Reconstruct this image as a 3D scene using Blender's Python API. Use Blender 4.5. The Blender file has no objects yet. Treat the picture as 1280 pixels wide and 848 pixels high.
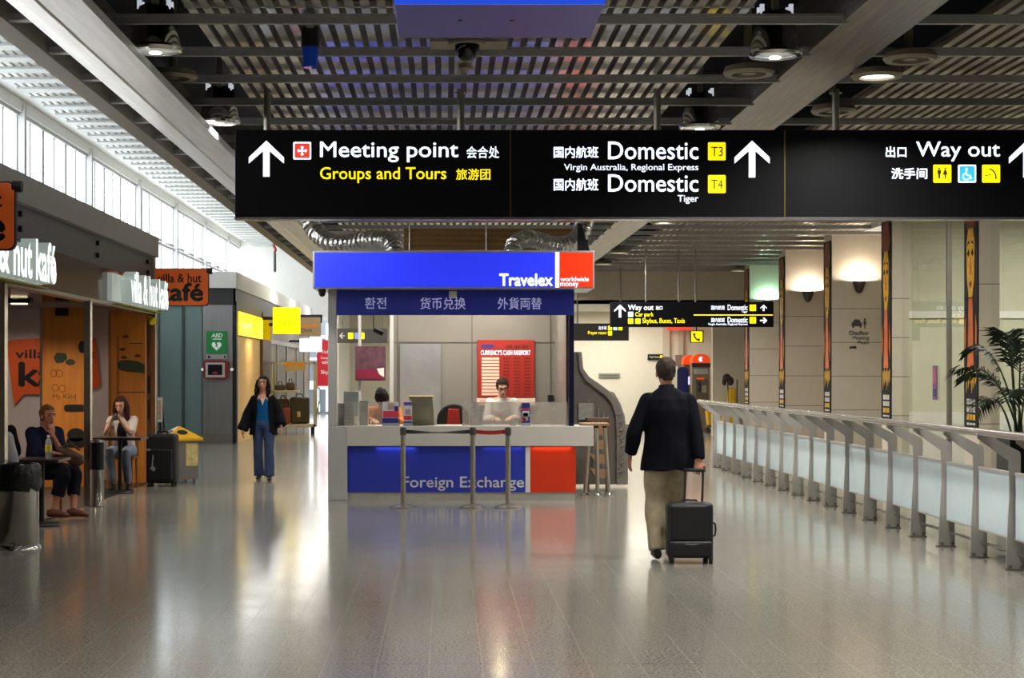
import bpy, bmesh, math, random
from mathutils import Vector, Matrix
random.seed(7)
SC = bpy.context.scene
COL = SC.collection
PI = math.pi

# ------------------------------------------------------------------ camera, sky, exposure
EYE, FPX, VPX, VPY = 1.66, 2100.0, 555.0, 467.0      # eye height, focal length and vanishing point in photo pixels
cd = bpy.data.cameras.new('camera')
cd.sensor_width = 36; cd.lens = FPX * 36 / 1280
cd.shift_x = (640 - VPX) / 1280; cd.shift_y = (VPY - 424) / 1280
cd.clip_end = 300
cam = bpy.data.objects.new('camera', cd); COL.objects.link(cam)
cam.location = (0, 0, EYE); cam.rotation_euler = (PI / 2, 0, 0)
SC.camera = cam
SC.view_settings.view_transform = 'Standard'
SC.view_settings.look = 'None'
SC.view_settings.gamma = 1
SC.view_settings.use_curve_mapping = False
SC.view_settings.exposure = 0.0
SC.cycles.use_denoising = True
SC.cycles.sample_clamp_indirect = 4
SC.cycles.max_bounces = 8
SC.cycles.caustics_reflective = False
w = bpy.data.worlds.new('sky'); SC.world = w; w.use_nodes = True
w.node_tree.nodes['Background'].inputs[0].default_value = (0.86, 0.94, 1.0, 1)
w.node_tree.nodes['Background'].inputs[1].default_value = 6.0

def area_light(name, loc, size, power, col=(1, 1, 1), rot=(0, 0, 0), size_y=None, spread=PI):
    l = bpy.data.lights.new(name, 'AREA'); l.energy = power; l.color = col; l.size = size; l.spread = spread
    if size_y: l.shape = 'RECTANGLE'; l.size_y = size_y
    else: l.shape = 'DISK'
    o = bpy.data.objects.new(name, l); COL.objects.link(o); o.location = loc; o.rotation_euler = rot
    return o
def point_light(name, loc, power, col=(1, 1, 1), r=.05):
    l = bpy.data.lights.new(name, 'POINT'); l.energy = power; l.color = col; l.shadow_soft_size = r
    o = bpy.data.objects.new(name, l); COL.objects.link(o); o.location = loc
    return o
WARM = (1.0, .955, .89)
DOWN_W = 62
def down(x, y, z=4.16, p=1.0, col=WARM): area_light('downlight_lamp', (x, y, z), .42, DOWN_W * p, col, spread=2.6)
for i in range(13):                                   # the hall's rows of downlights
    yy = -1.9 + 3.75 * i
    if i != 4: down(-2.25, yy)
    down(2.62, yy + .1, p=1.0)
for yy in (0.5, 7.5, 14.5, 21.6, 28.7, 35.8, 39.5): down(3.75, yy, p=1.7)
for yy in (24.5, 29, 34, 39): down(6.0, yy, p=.7)  # added row without fixtures, brightens the right-hand columns
for yy in (48, 54, 60): area_light('shop_front_lamp', (-4.0, yy, 4.2), .8, 60, (1, .95, .85))
for xx in (2.2, 5.2): area_light('lobby_lamp', (xx, 47.4, 3.4), 1.6, 140, (1, .96, .86), size_y=3.0)
# added fill lights, out of view on the shop roofs, brightening beam and ceiling
for y0_, ln_, pw_ in ((16, 19, 400), (50, 20, 110)):
    o_ = area_light('added_roof_fill', (-4.85, y0_, 3.95 if y0_ < 30 else 4.2), ln_, pw_, (1, .98, .95), size_y=.25)
    o_.rotation_euler = Matrix(((0, -.8, -.6), (1, 0, 0), (0, -.6, .8))).to_euler()
# daylight that falls through the clerestory: portals that guide the sky's light through the glass
for k in range(4):
    p_ = area_light('clerestory_portal', (-8.2, 24 + 12 * k, 5.3), 12, 1, rot=(0, -PI / 2, 0), size_y=2.8)
    p_.rotation_euler = Matrix(((0, 0, -1), (1, 0, 0), (0, -1, 0))).to_euler()
    p_.data.cycles.is_portal = True

# ------------------------------------------------------------------ helpers
def X(px, y): return (px - VPX) * y / FPX
def Z(py, y): return EYE - (py - VPY) * y / FPX

def lin(c):
    return tuple(((v / 255) / 12.92 if v / 255 <= .04045 else ((v / 255 + .055) / 1.055) ** 2.4) for v in c)
MATS = {}
def M(name, rgb=(128, 128, 128), rough=.5, metal=0.0, var=.08, scale=6.0, bump=0.0, bscale=40.0, emit=0.0, alpha=1.0, trans=0.0, spec=.5, stretch=None, ior=1.45):
    if name in MATS: return MATS[name]
    m = bpy.data.materials.new(name); m.use_nodes = True; MATS[name] = m
    nt = m.node_tree; b = nt.nodes['Principled BSDF']; L = nt.links.new
    c = lin(rgb)
    b.inputs['Roughness'].default_value = rough; b.inputs['Metallic'].default_value = metal
    b.inputs['IOR'].default_value = ior
    b.inputs['Specular IOR Level'].default_value = spec
    if trans: b.inputs['Transmission Weight'].default_value = trans
    if alpha < 1: b.inputs['Alpha'].default_value = alpha
    tc = nt.nodes.new('ShaderNodeTexCoord'); mp = nt.nodes.new('ShaderNodeMapping'); L(tc.outputs['Object'], mp.inputs[0])
    if stretch: mp.inputs['Scale'].default_value = stretch
    n = nt.nodes.new('ShaderNodeTexNoise'); n.inputs['Scale'].default_value = scale; n.inputs['Detail'].default_value = 5
    L(mp.outputs[0], n.inputs['Vector'])
    r = nt.nodes.new('ShaderNodeValToRGB')
    r.color_ramp.elements[0].position = .3; r.color_ramp.elements[1].position = .7
    r.color_ramp.elements[0].color = (*[v * (1 - var) for v in c], 1); r.color_ramp.elements[1].color = (*[min(1, v * (1 + var)) for v in c], 1)
    L(n.outputs[0], r.inputs[0]); L(r.outputs[0], b.inputs['Base Color'])
    if bump:
        n2 = nt.nodes.new('ShaderNodeTexNoise'); n2.inputs['Scale'].default_value = bscale; L(mp.outputs[0], n2.inputs['Vector'])
        bp = nt.nodes.new('ShaderNodeBump'); bp.inputs['Strength'].default_value = bump; bp.inputs['Distance'].default_value = .02
        L(n2.outputs[0], bp.inputs['Height']); L(bp.outputs[0], b.inputs['Normal'])
    if emit:
        b.inputs['Emission Color'].default_value = (*c, 1); b.inputs['Emission Strength'].default_value = emit
    return m

class MB:
    """collects faces; build() links them as one mesh object"""
    def __init__(s): s.v = []; s.f = []; s.m = []; s.mi = 0
    def add(s, vs, fs):
        o = len(s.v); s.v += [Vector(v) for v in vs]
        for f in fs: s.f.append([i + o for i in f]); s.m.append(s.mi)
        return s
    def box(s, x0, x1, y0, y1, z0, z1):
        vs = [(x, y, z) for x in (x0, x1) for y in (y0, y1) for z in (z0, z1)]
        return s.add(vs, [(0, 1, 3, 2), (4, 6, 7, 5), (0, 4, 5, 1), (2, 3, 7, 6), (0, 2, 6, 4), (1, 5, 7, 3)])
    def obox(s, c, ax, hs):           # oriented box: centre, three axis vectors, half sizes
        c = Vector(c); vs = [c + ax[0] * (i * hs[0]) + ax[1] * (j * hs[1]) + ax[2] * (k * hs[2]) for i in (-1, 1) for j in (-1, 1) for k in (-1, 1)]
        return s.add(vs, [(0, 1, 3, 2), (4, 6, 7, 5), (0, 4, 5, 1), (2, 3, 7, 6), (0, 2, 6, 4), (1, 5, 7, 3)])
    def prism(s, pts, vec):
        n = len(pts); vec = Vector(vec); a = [Vector(p) for p in pts]
        return s.add(a + [p + vec for p in a], [list(range(n))[::-1], list(range(n, 2 * n))] + [(i, (i + 1) % n, n + (i + 1) % n, n + i) for i in range(n)])
    def quad(s, *p): return s.add(p, [list(range(len(p)))])
    def rings(s, rs, closed=False, caps=True):
        n = len(rs[0]); vs = [v for r in rs for v in r]; fs = []
        m = len(rs)
        for i in range(m if closed else m - 1):
            j = (i + 1) % m
            for k in range(n): fs.append((i * n + k, i * n + (k + 1) % n, j * n + (k + 1) % n, j * n + k))
        if caps and not closed: fs += [list(range(n))[::-1], list(range((m - 1) * n, m * n))]
        return s.add(vs, fs)
    def cyl(s, p0, p1, r0, r1=None, n=16): return s.tube([p0, p1], [r0, r0 if r1 is None else r1], n)
    def tube(s, pts, r, n=8):
        pts = [Vector(p) for p in pts]; m = len(pts)
        rad = r if isinstance(r, (list, tuple)) else [r] * m
        return s.sweep(pts, [(q, q) for q in rad], None, n)
    def sweep(s, pts, rads, lat=None, n=12):
        pts = [Vector(p) for p in pts]; rs = []; prev = None
        for i, p in enumerate(pts):
            t = (pts[min(i + 1, len(pts) - 1)] - pts[max(i - 1, 0)]).normalized()
            h = Vector(lat) if lat is not None else (prev if prev is not None else (Vector((1, 0, 0)) if abs(t.x) < .8 else Vector((0, 1, 0))))
            u = h - t * h.dot(t)
            if u.length < 1e-4: u = t.orthogonal()
            u.normalize(); q = t.cross(u); prev = u
            a, b = rads[i]
            rs.append([p + u * (a * math.cos(2 * PI * k / n)) + q * (b * math.sin(2 * PI * k / n)) for k in range(n)])
        return s.rings(rs)
    def lathe(s, prof, c=(0, 0, 0), n=24):
        c = Vector(c)
        return s.rings([[c + Vector((r * math.cos(2 * PI * k / n), r * math.sin(2 * PI * k / n), z)) for k in range(n)] for r, z in prof])
    def ell(s, c, r, ax=None, nu=14, nv=10):
        c = Vector(c); ax = ax or (Vector((1, 0, 0)), Vector((0, 1, 0)), Vector((0, 0, 1))); rs = []
        for i in range(nv + 1):
            th = PI * (.03 + .94 * i / nv)
            rs.append([c + ax[0] * (r[0] * math.sin(th) * math.cos(2 * PI * k / nu)) + ax[1] * (r[1] * math.sin(th) * math.sin(2 * PI * k / nu)) - ax[2] * (r[2] * math.cos(th)) for k in range(nu)])
        return s.rings(rs)
    def mesh(s, name, org=(0, 0, 0), smooth=None):
        org = Vector(org); me = bpy.data.meshes.new(name)
        me.from_pydata([v - org for v in s.v], [], s.f)
        for p, mi in zip(me.polygons, s.m): p.material_index = mi
        bm = bmesh.new(); bm.from_mesh(me); bmesh.ops.recalc_face_normals(bm, faces=bm.faces); bm.to_mesh(me); bm.free()
        if smooth is not None:
            me.polygons.foreach_set('use_smooth', [True] * len(me.polygons)); me.set_sharp_from_angle(angle=math.radians(smooth))
        return me

ORG = {}
def org_of(o):
    while o.parent is not None: o = o.parent
    return ORG.get(o.name, Vector((0, 0, 0)))
def link(name, me, mats, parent=None):
    o = bpy.data.objects.new(name, me); COL.objects.link(o)
    for m in (mats if isinstance(mats, (list, tuple)) else [mats]): me.materials.append(m)
    if parent is not None: o.parent = parent
    return o
def part(name, mb, mats, parent=None, smooth=None, bevel=0, label=None, segs=2):
    """a part under its parent, written in the thing's own building space"""
    o = link(name, mb.mesh(name, org_of(parent) if parent is not None else (0, 0, 0), smooth), mats, parent)
    if bevel:
        b = o.modifiers.new('bevel', 'BEVEL'); b.width = bevel; b.segments = segs; b.limit_method = 'ANGLE'; b.angle_limit = math.radians(40)
    if label: o['label'] = label
    return o
def props(o, label, cat, group=None):
    o['label'] = label; o['category'] = cat
    if group: o['group'] = group
    return o
def thing(name, label, cat, loc=(0, 0, 0), group=None):
    o = bpy.data.objects.new(name, None); COL.objects.link(o); o.location = loc; o.empty_display_size = .2
    ORG[o.name] = Vector(loc)
    return props(o, label, cat, group)
def single(name, mb, mats, label, cat, loc=(0, 0, 0), group=None, smooth=None, bevel=0, segs=2):
    o = link(name, mb.mesh(name, loc, smooth), mats); o.location = loc; ORG[o.name] = Vector(loc)
    if bevel:
        b = o.modifiers.new('bevel', 'BEVEL'); b.width = bevel; b.segments = segs; b.limit_method = 'ANGLE'; b.angle_limit = math.radians(40)
    return props(o, label, cat, group)
def struct(name, mb=None, mats=None, smooth=None, bevel=0, parent=None):
    if mb is None:
        o = bpy.data.objects.new(name, None); COL.objects.link(o)
    else:
        o = link(name, mb.mesh(name, (0, 0, 0), smooth), mats, parent)
        if bevel:
            b = o.modifiers.new('bevel', 'BEVEL'); b.width = bevel; b.segments = 2
    if parent is None: o['kind'] = 'structure'
    return o
def dup(root, loc, label=None, rot=None, group=None):
    r = root.copy(); COL.objects.link(r); r.location = loc
    if rot is not None: r.rotation_euler = rot
    if label: r['label'] = label
    if group: r['group'] = group
    def kids(a, b):
        for ch in list(a.children):
            c = ch.copy(); COL.objects.link(c); c.parent = b; kids(ch, c)
    kids(root, r)
    return r

def text_geo(s, bold=0.0, shear=0.0, spacing=1.0, swell=0.0):
    c = bpy.data.curves.new('lettering', 'FONT'); c.body = s; c.size = 1; c.shear = shear; c.resolution_u = 3; c.space_character = spacing; c.offset = swell
    o = bpy.data.objects.new('lettering', c); COL.objects.link(o)
    me = bpy.data.meshes.new_from_object(o)
    vs = [v.co.copy() for v in me.vertices]; fs = [list(p.vertices) for p in me.polygons]
    bpy.data.objects.remove(o); bpy.data.curves.remove(c); bpy.data.meshes.remove(me)
    if bold:
        V, Fs = [], []
        for dx, dy in ((-bold, 0), (bold, 0), (0, bold), (0, -bold)):
            k = len(V); V += [v + Vector((dx, dy, .0004 * (1 + dx * 90 + dy * 45))) for v in vs]; Fs += [[i + k for i in f] for f in fs]
        vs, fs = V, Fs
    return vs, fs
def text(s, x0, x1, z0, z1, y, mat, parent, bold=.012, shear=0, face='front', align='L', depth=0.0, name='lettering', spacing=1.0, label=None):
    """raised writing whose ink fills x0..x1, z0..z1 (x1 None: keep proportions) on a surface at y that faces the camera, or, face='right', on one at x=y that faces +X (x then runs along Y)"""
    vs, fs = text_geo(s, 0 if depth else bold, shear, spacing, bold if depth else 0)
    if not vs: return None
    ax0, ax1 = min(v.x for v in vs), max(v.x for v in vs); az0, az1 = min(v.y for v in vs), max(v.y for v in vs)
    sz = (z1 - z0) / (az1 - az0)
    sx = sz if x1 is None or x0 is None else (x1 - x0) / (ax1 - ax0)
    if x0 is None: x0 = x1 - (ax1 - ax0) * sx
    P = [((v.x - ax0) * sx + x0, (v.y - az0) * sz + z0, v.z) for v in vs]
    mb = MB()
    if face == 'front': q = [Vector((a, y - .003 - c, b)) for a, b, c in P]; d = Vector((0, -depth, 0))
    elif face == 'back': q = [Vector((-a, y + .003 + c, b)) for a, b, c in P]; d = Vector((0, depth, 0))
    else: q = [Vector((y + .003 + c, a, b)) for a, b, c in P]; d = Vector((depth, 0, 0))
    mb.add([v + d for v in q], fs)
    if depth:
        cnt = {}
        for f in fs:
            for i in range(len(f)):
                k = (f[i], f[(i + 1) % len(f)]); cnt[tuple(sorted(k))] = cnt.get(tuple(sorted(k)), 0) + 1
        nb = len(q)
        mb.mi = 1
        sides = [(a, b, nb + b, nb + a) for (a, b), n_ in cnt.items() if n_ == 1]
        mb.add([v + d for v in q] + q, sides)
    o = part(name, mb, mat, parent)
    if label: o['label'] = label
    return o
def tpx(s, bx, y, mat, parent, **k):
    """writing fitted to a box measured on the photo, on a surface at distance y"""
    return text(s, X(bx[0], y) if bx[0] is not None else None, X(bx[2], y) if bx[2] is not None else None, Z(bx[3], y), Z(bx[1], y), y, mat, parent, **k)
def rrect(x0, x1, z0, z1, r, y, n=4):
    pts = []
    for cx, cz, a0 in ((x1 - r, z1 - r, 0), (x0 + r, z1 - r, 90), (x0 + r, z0 + r, 180), (x1 - r, z0 + r, 270)):
        for i in range(n + 1):
            a = math.radians(a0 + 90 * i / n); pts.append((cx + r * math.cos(a), y, cz + r * math.sin(a)))
    return pts
def arrow_pts(cx, z0, z1, y, w, t):
    """up arrow in a plane facing the camera"""
    h = w / 2; d = t / 2
    return [(cx - d, y, z0), (cx + d, y, z0), (cx + d, y, z1 - .59 * h), (cx + h, y, z1 - 1.30 * h), (cx + h, y, z1 - .95 * h), (cx, y, z1), (cx - h, y, z1 - .95 * h), (cx - h, y, z1 - 1.30 * h), (cx - d, y, z1 - .59 * h)]
ORD = ['first', 'second', 'third', 'fourth', 'fifth', 'sixth', 'seventh', 'eighth', 'ninth', 'tenth', 'eleventh', 'twelfth']

# ------------------------------------------------------------------ shared materials
def clear(name, ior=1.5, tint=(1, 1, 1)):
    """a thin clear pane: lets light through and mirrors by the angle of view"""
    m = bpy.data.materials.new(name); m.use_nodes = True; nt = m.node_tree; L = nt.links.new
    nt.nodes.remove(nt.nodes['Principled BSDF']); out = nt.nodes['Material Output']
    fr = nt.nodes.new('ShaderNodeFresnel'); fr.inputs[0].default_value = ior
    tr = nt.nodes.new('ShaderNodeBsdfTransparent'); tr.inputs[0].default_value = (*tint, 1)
    gl = nt.nodes.new('ShaderNodeBsdfGlossy'); gl.inputs['Roughness'].default_value = .015
    n = nt.nodes.new('ShaderNodeTexNoise'); n.inputs['Scale'].default_value = 1.5; bp = nt.nodes.new('ShaderNodeBump'); bp.inputs['Strength'].default_value = .01; L(n.outputs[0], bp.inputs['Height']); L(bp.outputs[0], gl.inputs['Normal'])
    mx = nt.nodes.new('ShaderNodeMixShader'); L(fr.outputs[0], mx.inputs[0]); L(tr.outputs[0], mx.inputs[1]); L(gl.outputs[0], mx.inputs[2]); L(mx.outputs[0], out.inputs[0])
    MATS[name] = m; return m
steel = M('brushed_steel', (150, 146, 140), .32, .9, .06, 3, stretch=(1, 1, 14))
chrome = M('chrome', (200, 198, 194), .12, 1.0, .03)
dark = M('black_paint', (14, 15, 17), .45, 0, .1)
signblack = M('sign_black', (13, 14, 17), .5, 0, .04, spec=.12)
white_lit = M('lit_white', (235, 240, 255), .5, 0, 0, emit=1.25)
yellow_lit = M('lit_yellow', (250, 225, 10), .5, 0, 0, emit=1.1)
red_lit = M('lit_red', (226, 62, 44), .5, 0, 0, emit=.9)
cyan_lit = M('lit_cyan', (50, 185, 225), .5, 0, 0, emit=.9)
grey_paint = M('grey_paint', (120, 118, 114), .5, 0, .05)
white_paint = M('white_paint', (228, 226, 220), .55, 0, .03)
# ------------------------------------------------------------------ setting: floor
def floor_material():
    m = bpy.data.materials.new('polished_terrazzo'); m.use_nodes = True
    nt = m.node_tree; b = nt.nodes['Principled BSDF']; L = nt.links.new; N = nt.nodes.new
    tc = N('ShaderNodeTexCoord')
    n1 = N('ShaderNodeTexNoise'); n1.inputs['Scale'].default_value = 55; n1.inputs['Detail'].default_value = 6; n1.inputs['Roughness'].default_value = .75
    n2 = N('ShaderNodeTexNoise'); n2.inputs['Scale'].default_value = .7; n2.inputs['Detail'].default_value = 3
    L(tc.outputs['Object'], n1.inputs['Vector']); L(tc.outputs['Object'], n2.inputs['Vector'])
    r = N('ShaderNodeValToRGB'); e = r.color_ramp.elements
    e[0].position = .34; e[0].color = (*lin((92, 90, 83)), 1); e[1].position = .66; e[1].color = (*lin((180, 177, 166)), 1)
    x = e.new(.5); x.color = (*lin((141, 138, 128)), 1)
    L(n1.outputs[0], r.inputs[0])
    mx = N('ShaderNodeMix'); mx.data_type = 'RGBA'; mx.blend_type = 'MULTIPLY'; mx.inputs[0].default_value = .2
    r2 = N('ShaderNodeValToRGB'); r2.color_ramp.elements[0].color = (.6, .6, .6, 1); r2.color_ramp.elements[0].position = .3; r2.color_ramp.elements[1].position = .7
    L(n2.outputs[0], r2.inputs[0]); L(r.outputs[0], mx.inputs[6]); L(r2.outputs[0], mx.inputs[7])
    # joints: pale strips along the hall every 0.3 m, a dark one across every 2.4 m
    sp = N('ShaderNodeSeparateXYZ'); L(tc.outputs['Object'], sp.inputs[0])
    def line(out, period, off, half):
        a = N('ShaderNodeMath'); a.operation = 'ADD'; a.inputs[1].default_value = off; L(out, a.inputs[0])
        d = N('ShaderNodeMath'); d.operation = 'PINGPONG'; d.inputs[1].default_value = period / 2; L(a.outputs[0], d.inputs[0])
        c = N('ShaderNodeMath'); c.operation = 'LESS_THAN'; c.inputs[1].default_value = half; L(d.outputs[0], c.inputs[0])
        return c.outputs[0]
    l1 = line(sp.outputs['X'], .3, .083, .0032); l2 = line(sp.outputs['Y'], 2.4, 1.2 - 10.8 + 12 - 2.4, .007)
    m1 = N('ShaderNodeMix'); m1.data_type = 'RGBA'; m1.inputs[7].default_value = (*lin((205, 198, 180)), 1)
    f1 = N('ShaderNodeMath'); f1.operation = 'MULTIPLY'; f1.inputs[1].default_value = .28; L(l1, f1.inputs[0])
    L(f1.outputs[0], m1.inputs[0]); L(mx.outputs[2], m1.inputs[6])
    m2 = N('ShaderNodeMix'); m2.data_type = 'RGBA'; m2.inputs[7].default_value = (*lin((70, 66, 58)), 1)
    f2 = N('ShaderNodeMath'); f2.operation = 'MULTIPLY'; f2.inputs[1].default_value = .55; L(l2, f2.inputs[0])
    L(f2.outputs[0], m2.inputs[0]); L(m1.outputs[2], m2.inputs[6])
    L(m2.outputs[2], b.inputs['Base Color'])
    n3 = N('ShaderNodeTexNoise'); n3.inputs['Scale'].default_value = 2.2; L(tc.outputs['Object'], n3.inputs['Vector'])
    mr = N('ShaderNodeMapRange'); mr.inputs['To Min'].default_value = .11; mr.inputs['To Max'].default_value = .17; L(n3.outputs[0], mr.inputs[0])
    L(mr.outputs[0], b.inputs['Roughness'])
    b.inputs['IOR'].default_value = 1.5
    n4 = N('ShaderNodeTexNoise'); n4.inputs['Scale'].default_value = 1.6; n4.inputs['Detail'].default_value = 2
    mp = N('ShaderNodeMapping'); mp.inputs['Scale'].default_value = (.4, 1.6, 1); L(tc.outputs['Object'], mp.inputs[0]); L(mp.outputs[0], n4.inputs['Vector'])
    bp = N('ShaderNodeBump'); bp.inputs['Strength'].default_value = .05; bp.inputs['Distance'].default_value = .02; L(n4.outputs[0], bp.inputs['Height']); L(bp.outputs[0], b.inputs['Normal'])
    return m
struct('floor', MB().box(-9, 14, -8, 75, -.2, 0), floor_material())
struct('floor_left', MB().box(-8, -4.47, 6, 26.1, 0, .006), M('cafe_floor', (30, 27, 25), .4, 0, .2, 3))

# ------------------------------------------------------------------ setting: ceiling
CZ = 4.30
slat_m = M('slat_metal', (228, 224, 216), .24, .65, .16, 1.2, stretch=(1, .35, 1))
slat_r = M('slat_bronze', (186, 174, 158), .33, .55, .15, 1.5, stretch=(1, .35, 1))
back_m = M('slat_gap', (104, 98, 90), .6, 0, .2, 3)
plenum = M('plenum_black', (13, 13, 14), .8, 0, .2)
ceil = struct('ceiling')
struct('plenum', MB().box(-3.3, 14, -8, 44.6, 5.3, 5.5), plenum, parent=ceil)
b = MB().box(-1.95, 2.33, -8, 44.4, 4.46, 4.48); b.mi = 1
for i in range(36):
    x0 = -1.93 + i * .119
    b.box(x0, x0 + .066, -8, 44.4, 4.40, 4.445)
for k in range(16):                                  # lapped sheet ends
    b.box(-1.95, 2.33, -6.6 + 3.2 * k, -6.57 + 3.2 * k, 4.41, 4.455)
struct('slat_panel', b, [back_m, slat_m], parent=ceil)
b = MB().box(4.16, 8.7, -8, 44.4, 4.46, 4.48); b.mi = 1
for i in range(38):
    x0 = 4.18 + i * .119
    b.box(x0, x0 + .066, -8, 44.4, 4.40, 4.445)
struct('slat_panel', b, [back_m, slat_r], parent=ceil)
bar_m = M('batten_grey', (172, 172, 174), .4, .3, .06)
for i in range(41):
    yy = 11.405 + 1.285 * (i - 14)
    if yy > 44: break
    b = MB().box(-2.6, 3.05, yy - .022, yy + .022, CZ, CZ + .07).box(-2.6, 3.05, yy - .045, yy + .045, CZ + .05, CZ + .07)
    b.box(3.54, 8.6, yy - .02, yy + .02, CZ, CZ + .07)
    b.box(-3.3, -3.08, yy - .05, yy + .05, CZ + .02, CZ + .07)
    struct('batten', b, bar_m, parent=ceil)
bl = M('beam_daylit', (240, 240, 240), .38, .6, .10, 2.0, bump=.12, bscale=5, stretch=(6, .4, 6))  # daylight on the left beam is put into its paler colour
br = M('beam_grey', (160, 154, 148), .3, .45, .22, 2.6, bump=.2, bscale=6, stretch=(9, .35, 9))
def beam(x0, x1, m_, y1):
    struct('beam', MB().prism([(x0, -8, CZ + .5), (x0, -8, CZ + .02), (x0 * .55 + x1 * .45, -8, CZ - .01), (x0 * .53 + x1 * .47, -8, CZ + .02), (x1, -8, CZ), (x1, -8, CZ + .5)], (0, y1 + 8, 0)), m_, parent=ceil)
struct('beam', MB().prism([(-2.98, -8, 4.4), (-2.98, -8, 4.2), (-2.70, -8, 4.118), (-2.68, -8, 4.122), (-2.31, -8, 4.04), (-2.30, -8, 4.10)], (0, 52.4, 0)), bl, parent=ceil)
beam(3.02, 3.57, br, 44.4)
struct('fascia_beam', MB().box(-3.46, -3.28, -8, 66, CZ, 5.1).box(-3.46, -3.3, -8, 66, 5.1, 6.9), M('fascia_bronze', (112, 104, 94), .5, .2, .06), parent=ceil)
# raised light ceiling over the shops
b = MB().box(-8.2, -3.4, -8, 66, 6.85, 7.0)
hi = struct('ceiling_high', b, white_paint)
b = MB()
for i in range(62): b.box(-7.45, -3.46, 6.0 + .97 * i, 6.40 + .97 * i, 6.62, 6.66)
for i in range(14): b.box(-7.45 + .14 * i, -7.425 + .14 * i, 6, 66, 6.67, 6.70)
struct('lattice', b, M('lattice_white', (196, 196, 192), .5, .1, .04), parent=hi)

# ------------------------------------------------------------------ setting: clerestory (x = -8)
wl = M('wall_white', (236, 235, 230), .6, 0, .03)
struct('wall_left', MB().box(-8.25, -8, -8, 66, 0, 3.85).box(-8.25, -8, -8, 17.55, 3.85, 6.9).box(-8.25, -8, 17, 66, 6.62, 6.9), wl)
glass = M('clear_glass', (240, 248, 250), .02, 0, 0, trans=1.0)
frame_m = M('window_frame', (196, 196, 194), .5, .2, .03); fr_dark = M('window_gasket', (120, 120, 122), .5)
for i in range(24):
    y0 = 17.6 + 2.03 * i; y1 = y0 + 2.03
    wn = struct('window_%d' % (i + 1))
    b = MB().box(-8.15, -8.09, y0, y0 + (.34 if i % 3 == 1 else .16), 3.85, 6.62).box(-8.2, -8.04, y0, y1, 5.3, 5.38).box(-8.15, -8.05, y0, y1, 6.55, 6.62)
    if i % 3 == 1: b.box(-8.09, -7.95, y0 + .03, y0 + .2, 3.85, 6.75)
    b.mi = 1; b.box(-8.10, -8.08, y0 + 1.0, y0 + 1.05, 3.85, 6.62)
    struct('frame', b, [frame_m, fr_dark], parent=wn)
    struct('sill_vent', MB().box(-8.04, -7.94, y0 + .35, y0 + 1.3, 5.36, 5.43), M('sill_grey', (205, 204, 200), .5), parent=wn)
    struct('glass', MB().quad((-8.12, y0, 3.85), (-8.12, y1, 3.85), (-8.12, y1, 6.62), (-8.12, y0, 6.62)), M('pane_glass', (245, 250, 252), .05, 0, 0, alpha=.25), parent=wn)
b = MB().box(-8.1, -3.3, 6, 66, 6.55, 6.62)

# ------------------------------------------------------------------ setting: far ends and right side
struct('wall_back', MB().box(-8.2, -2.8, 66, 66.2, 3.8, 6.9), M('wall_back_white', (240, 238, 232), .6, 0, .02))
clad = M('cladding_grey', (132, 138, 146), .4, .3, .1, 3, stretch=(8, 1, .3))
struct('wall_far', MB().box(-8.2, -2.8, 69, 69.2, 0, 3.9), clad)
for i, (px, wd) in enumerate(((383, .2), (398, .12), (412, .3), (429, .12))):
    struct('window_%d' % (25 + i), MB().box(X(px, 69) - wd / 2, X(px, 69) + wd / 2, 68.95, 69.0, .1, 3.7), M('daylit_slot', (225, 238, 248), .4, 0, 0, emit=1.6))
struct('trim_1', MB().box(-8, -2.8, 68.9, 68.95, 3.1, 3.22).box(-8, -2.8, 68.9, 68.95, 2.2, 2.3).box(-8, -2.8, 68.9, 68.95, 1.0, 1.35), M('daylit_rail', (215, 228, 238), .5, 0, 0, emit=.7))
area_light('far_doors_daylight', (-5.2, 68.6, 2.0), 2.6, 45, (1, 1, 1), rot=(-PI / 2, 0, 0), size_y=3.2)
area_light('end_wall_fill', (-6.4, 60.5, 4.12), 2.6, 28, (1, 1, .98), rot=(math.radians(135), 0, 0), size_y=1.2)  # added light, unseen behind the shop roof, brightens the end wall
struct('wall_mid', MB().box(-2.9, -2.8, 44.6, 69, 0, 6.9), wl)
beige = M('wall_beige', (204, 194, 176), .6, 0, .03); cream = M('wall_cream', (232, 226, 208), .55, 0, .02)
# end of the hall: a bulkhead at 44.4 m and the bright lobby behind it
struct('wall_bulkhead', MB().box(-2.9, 8.6, 44.4, 44.6, 3.50, 5.4).box(7.1, 8.6, 44.4, 44.6, 0, 3.5), beige)
struct('ceiling_lobby', MB().box(-2.9, 8.6, 44.4, 50.2, 3.5, 3.6), white_paint)
b = MB().box(-2.9, 8.8, 50, 50.2, 0, 3.6)
struct('wall_lobby', b, cream)
struct('trim_2', MB().box(X(829, 49.9), X(837, 49.9), 49.86, 50, 0, 3.5).box(X(848, 49.9), X(854, 49.9), 49.86, 50, 0, 3.5), beige)
struct('baseboard_lobby', MB().box(-2.8, 6.8, 49.96, 50, 0, .14), grey_paint)
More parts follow.
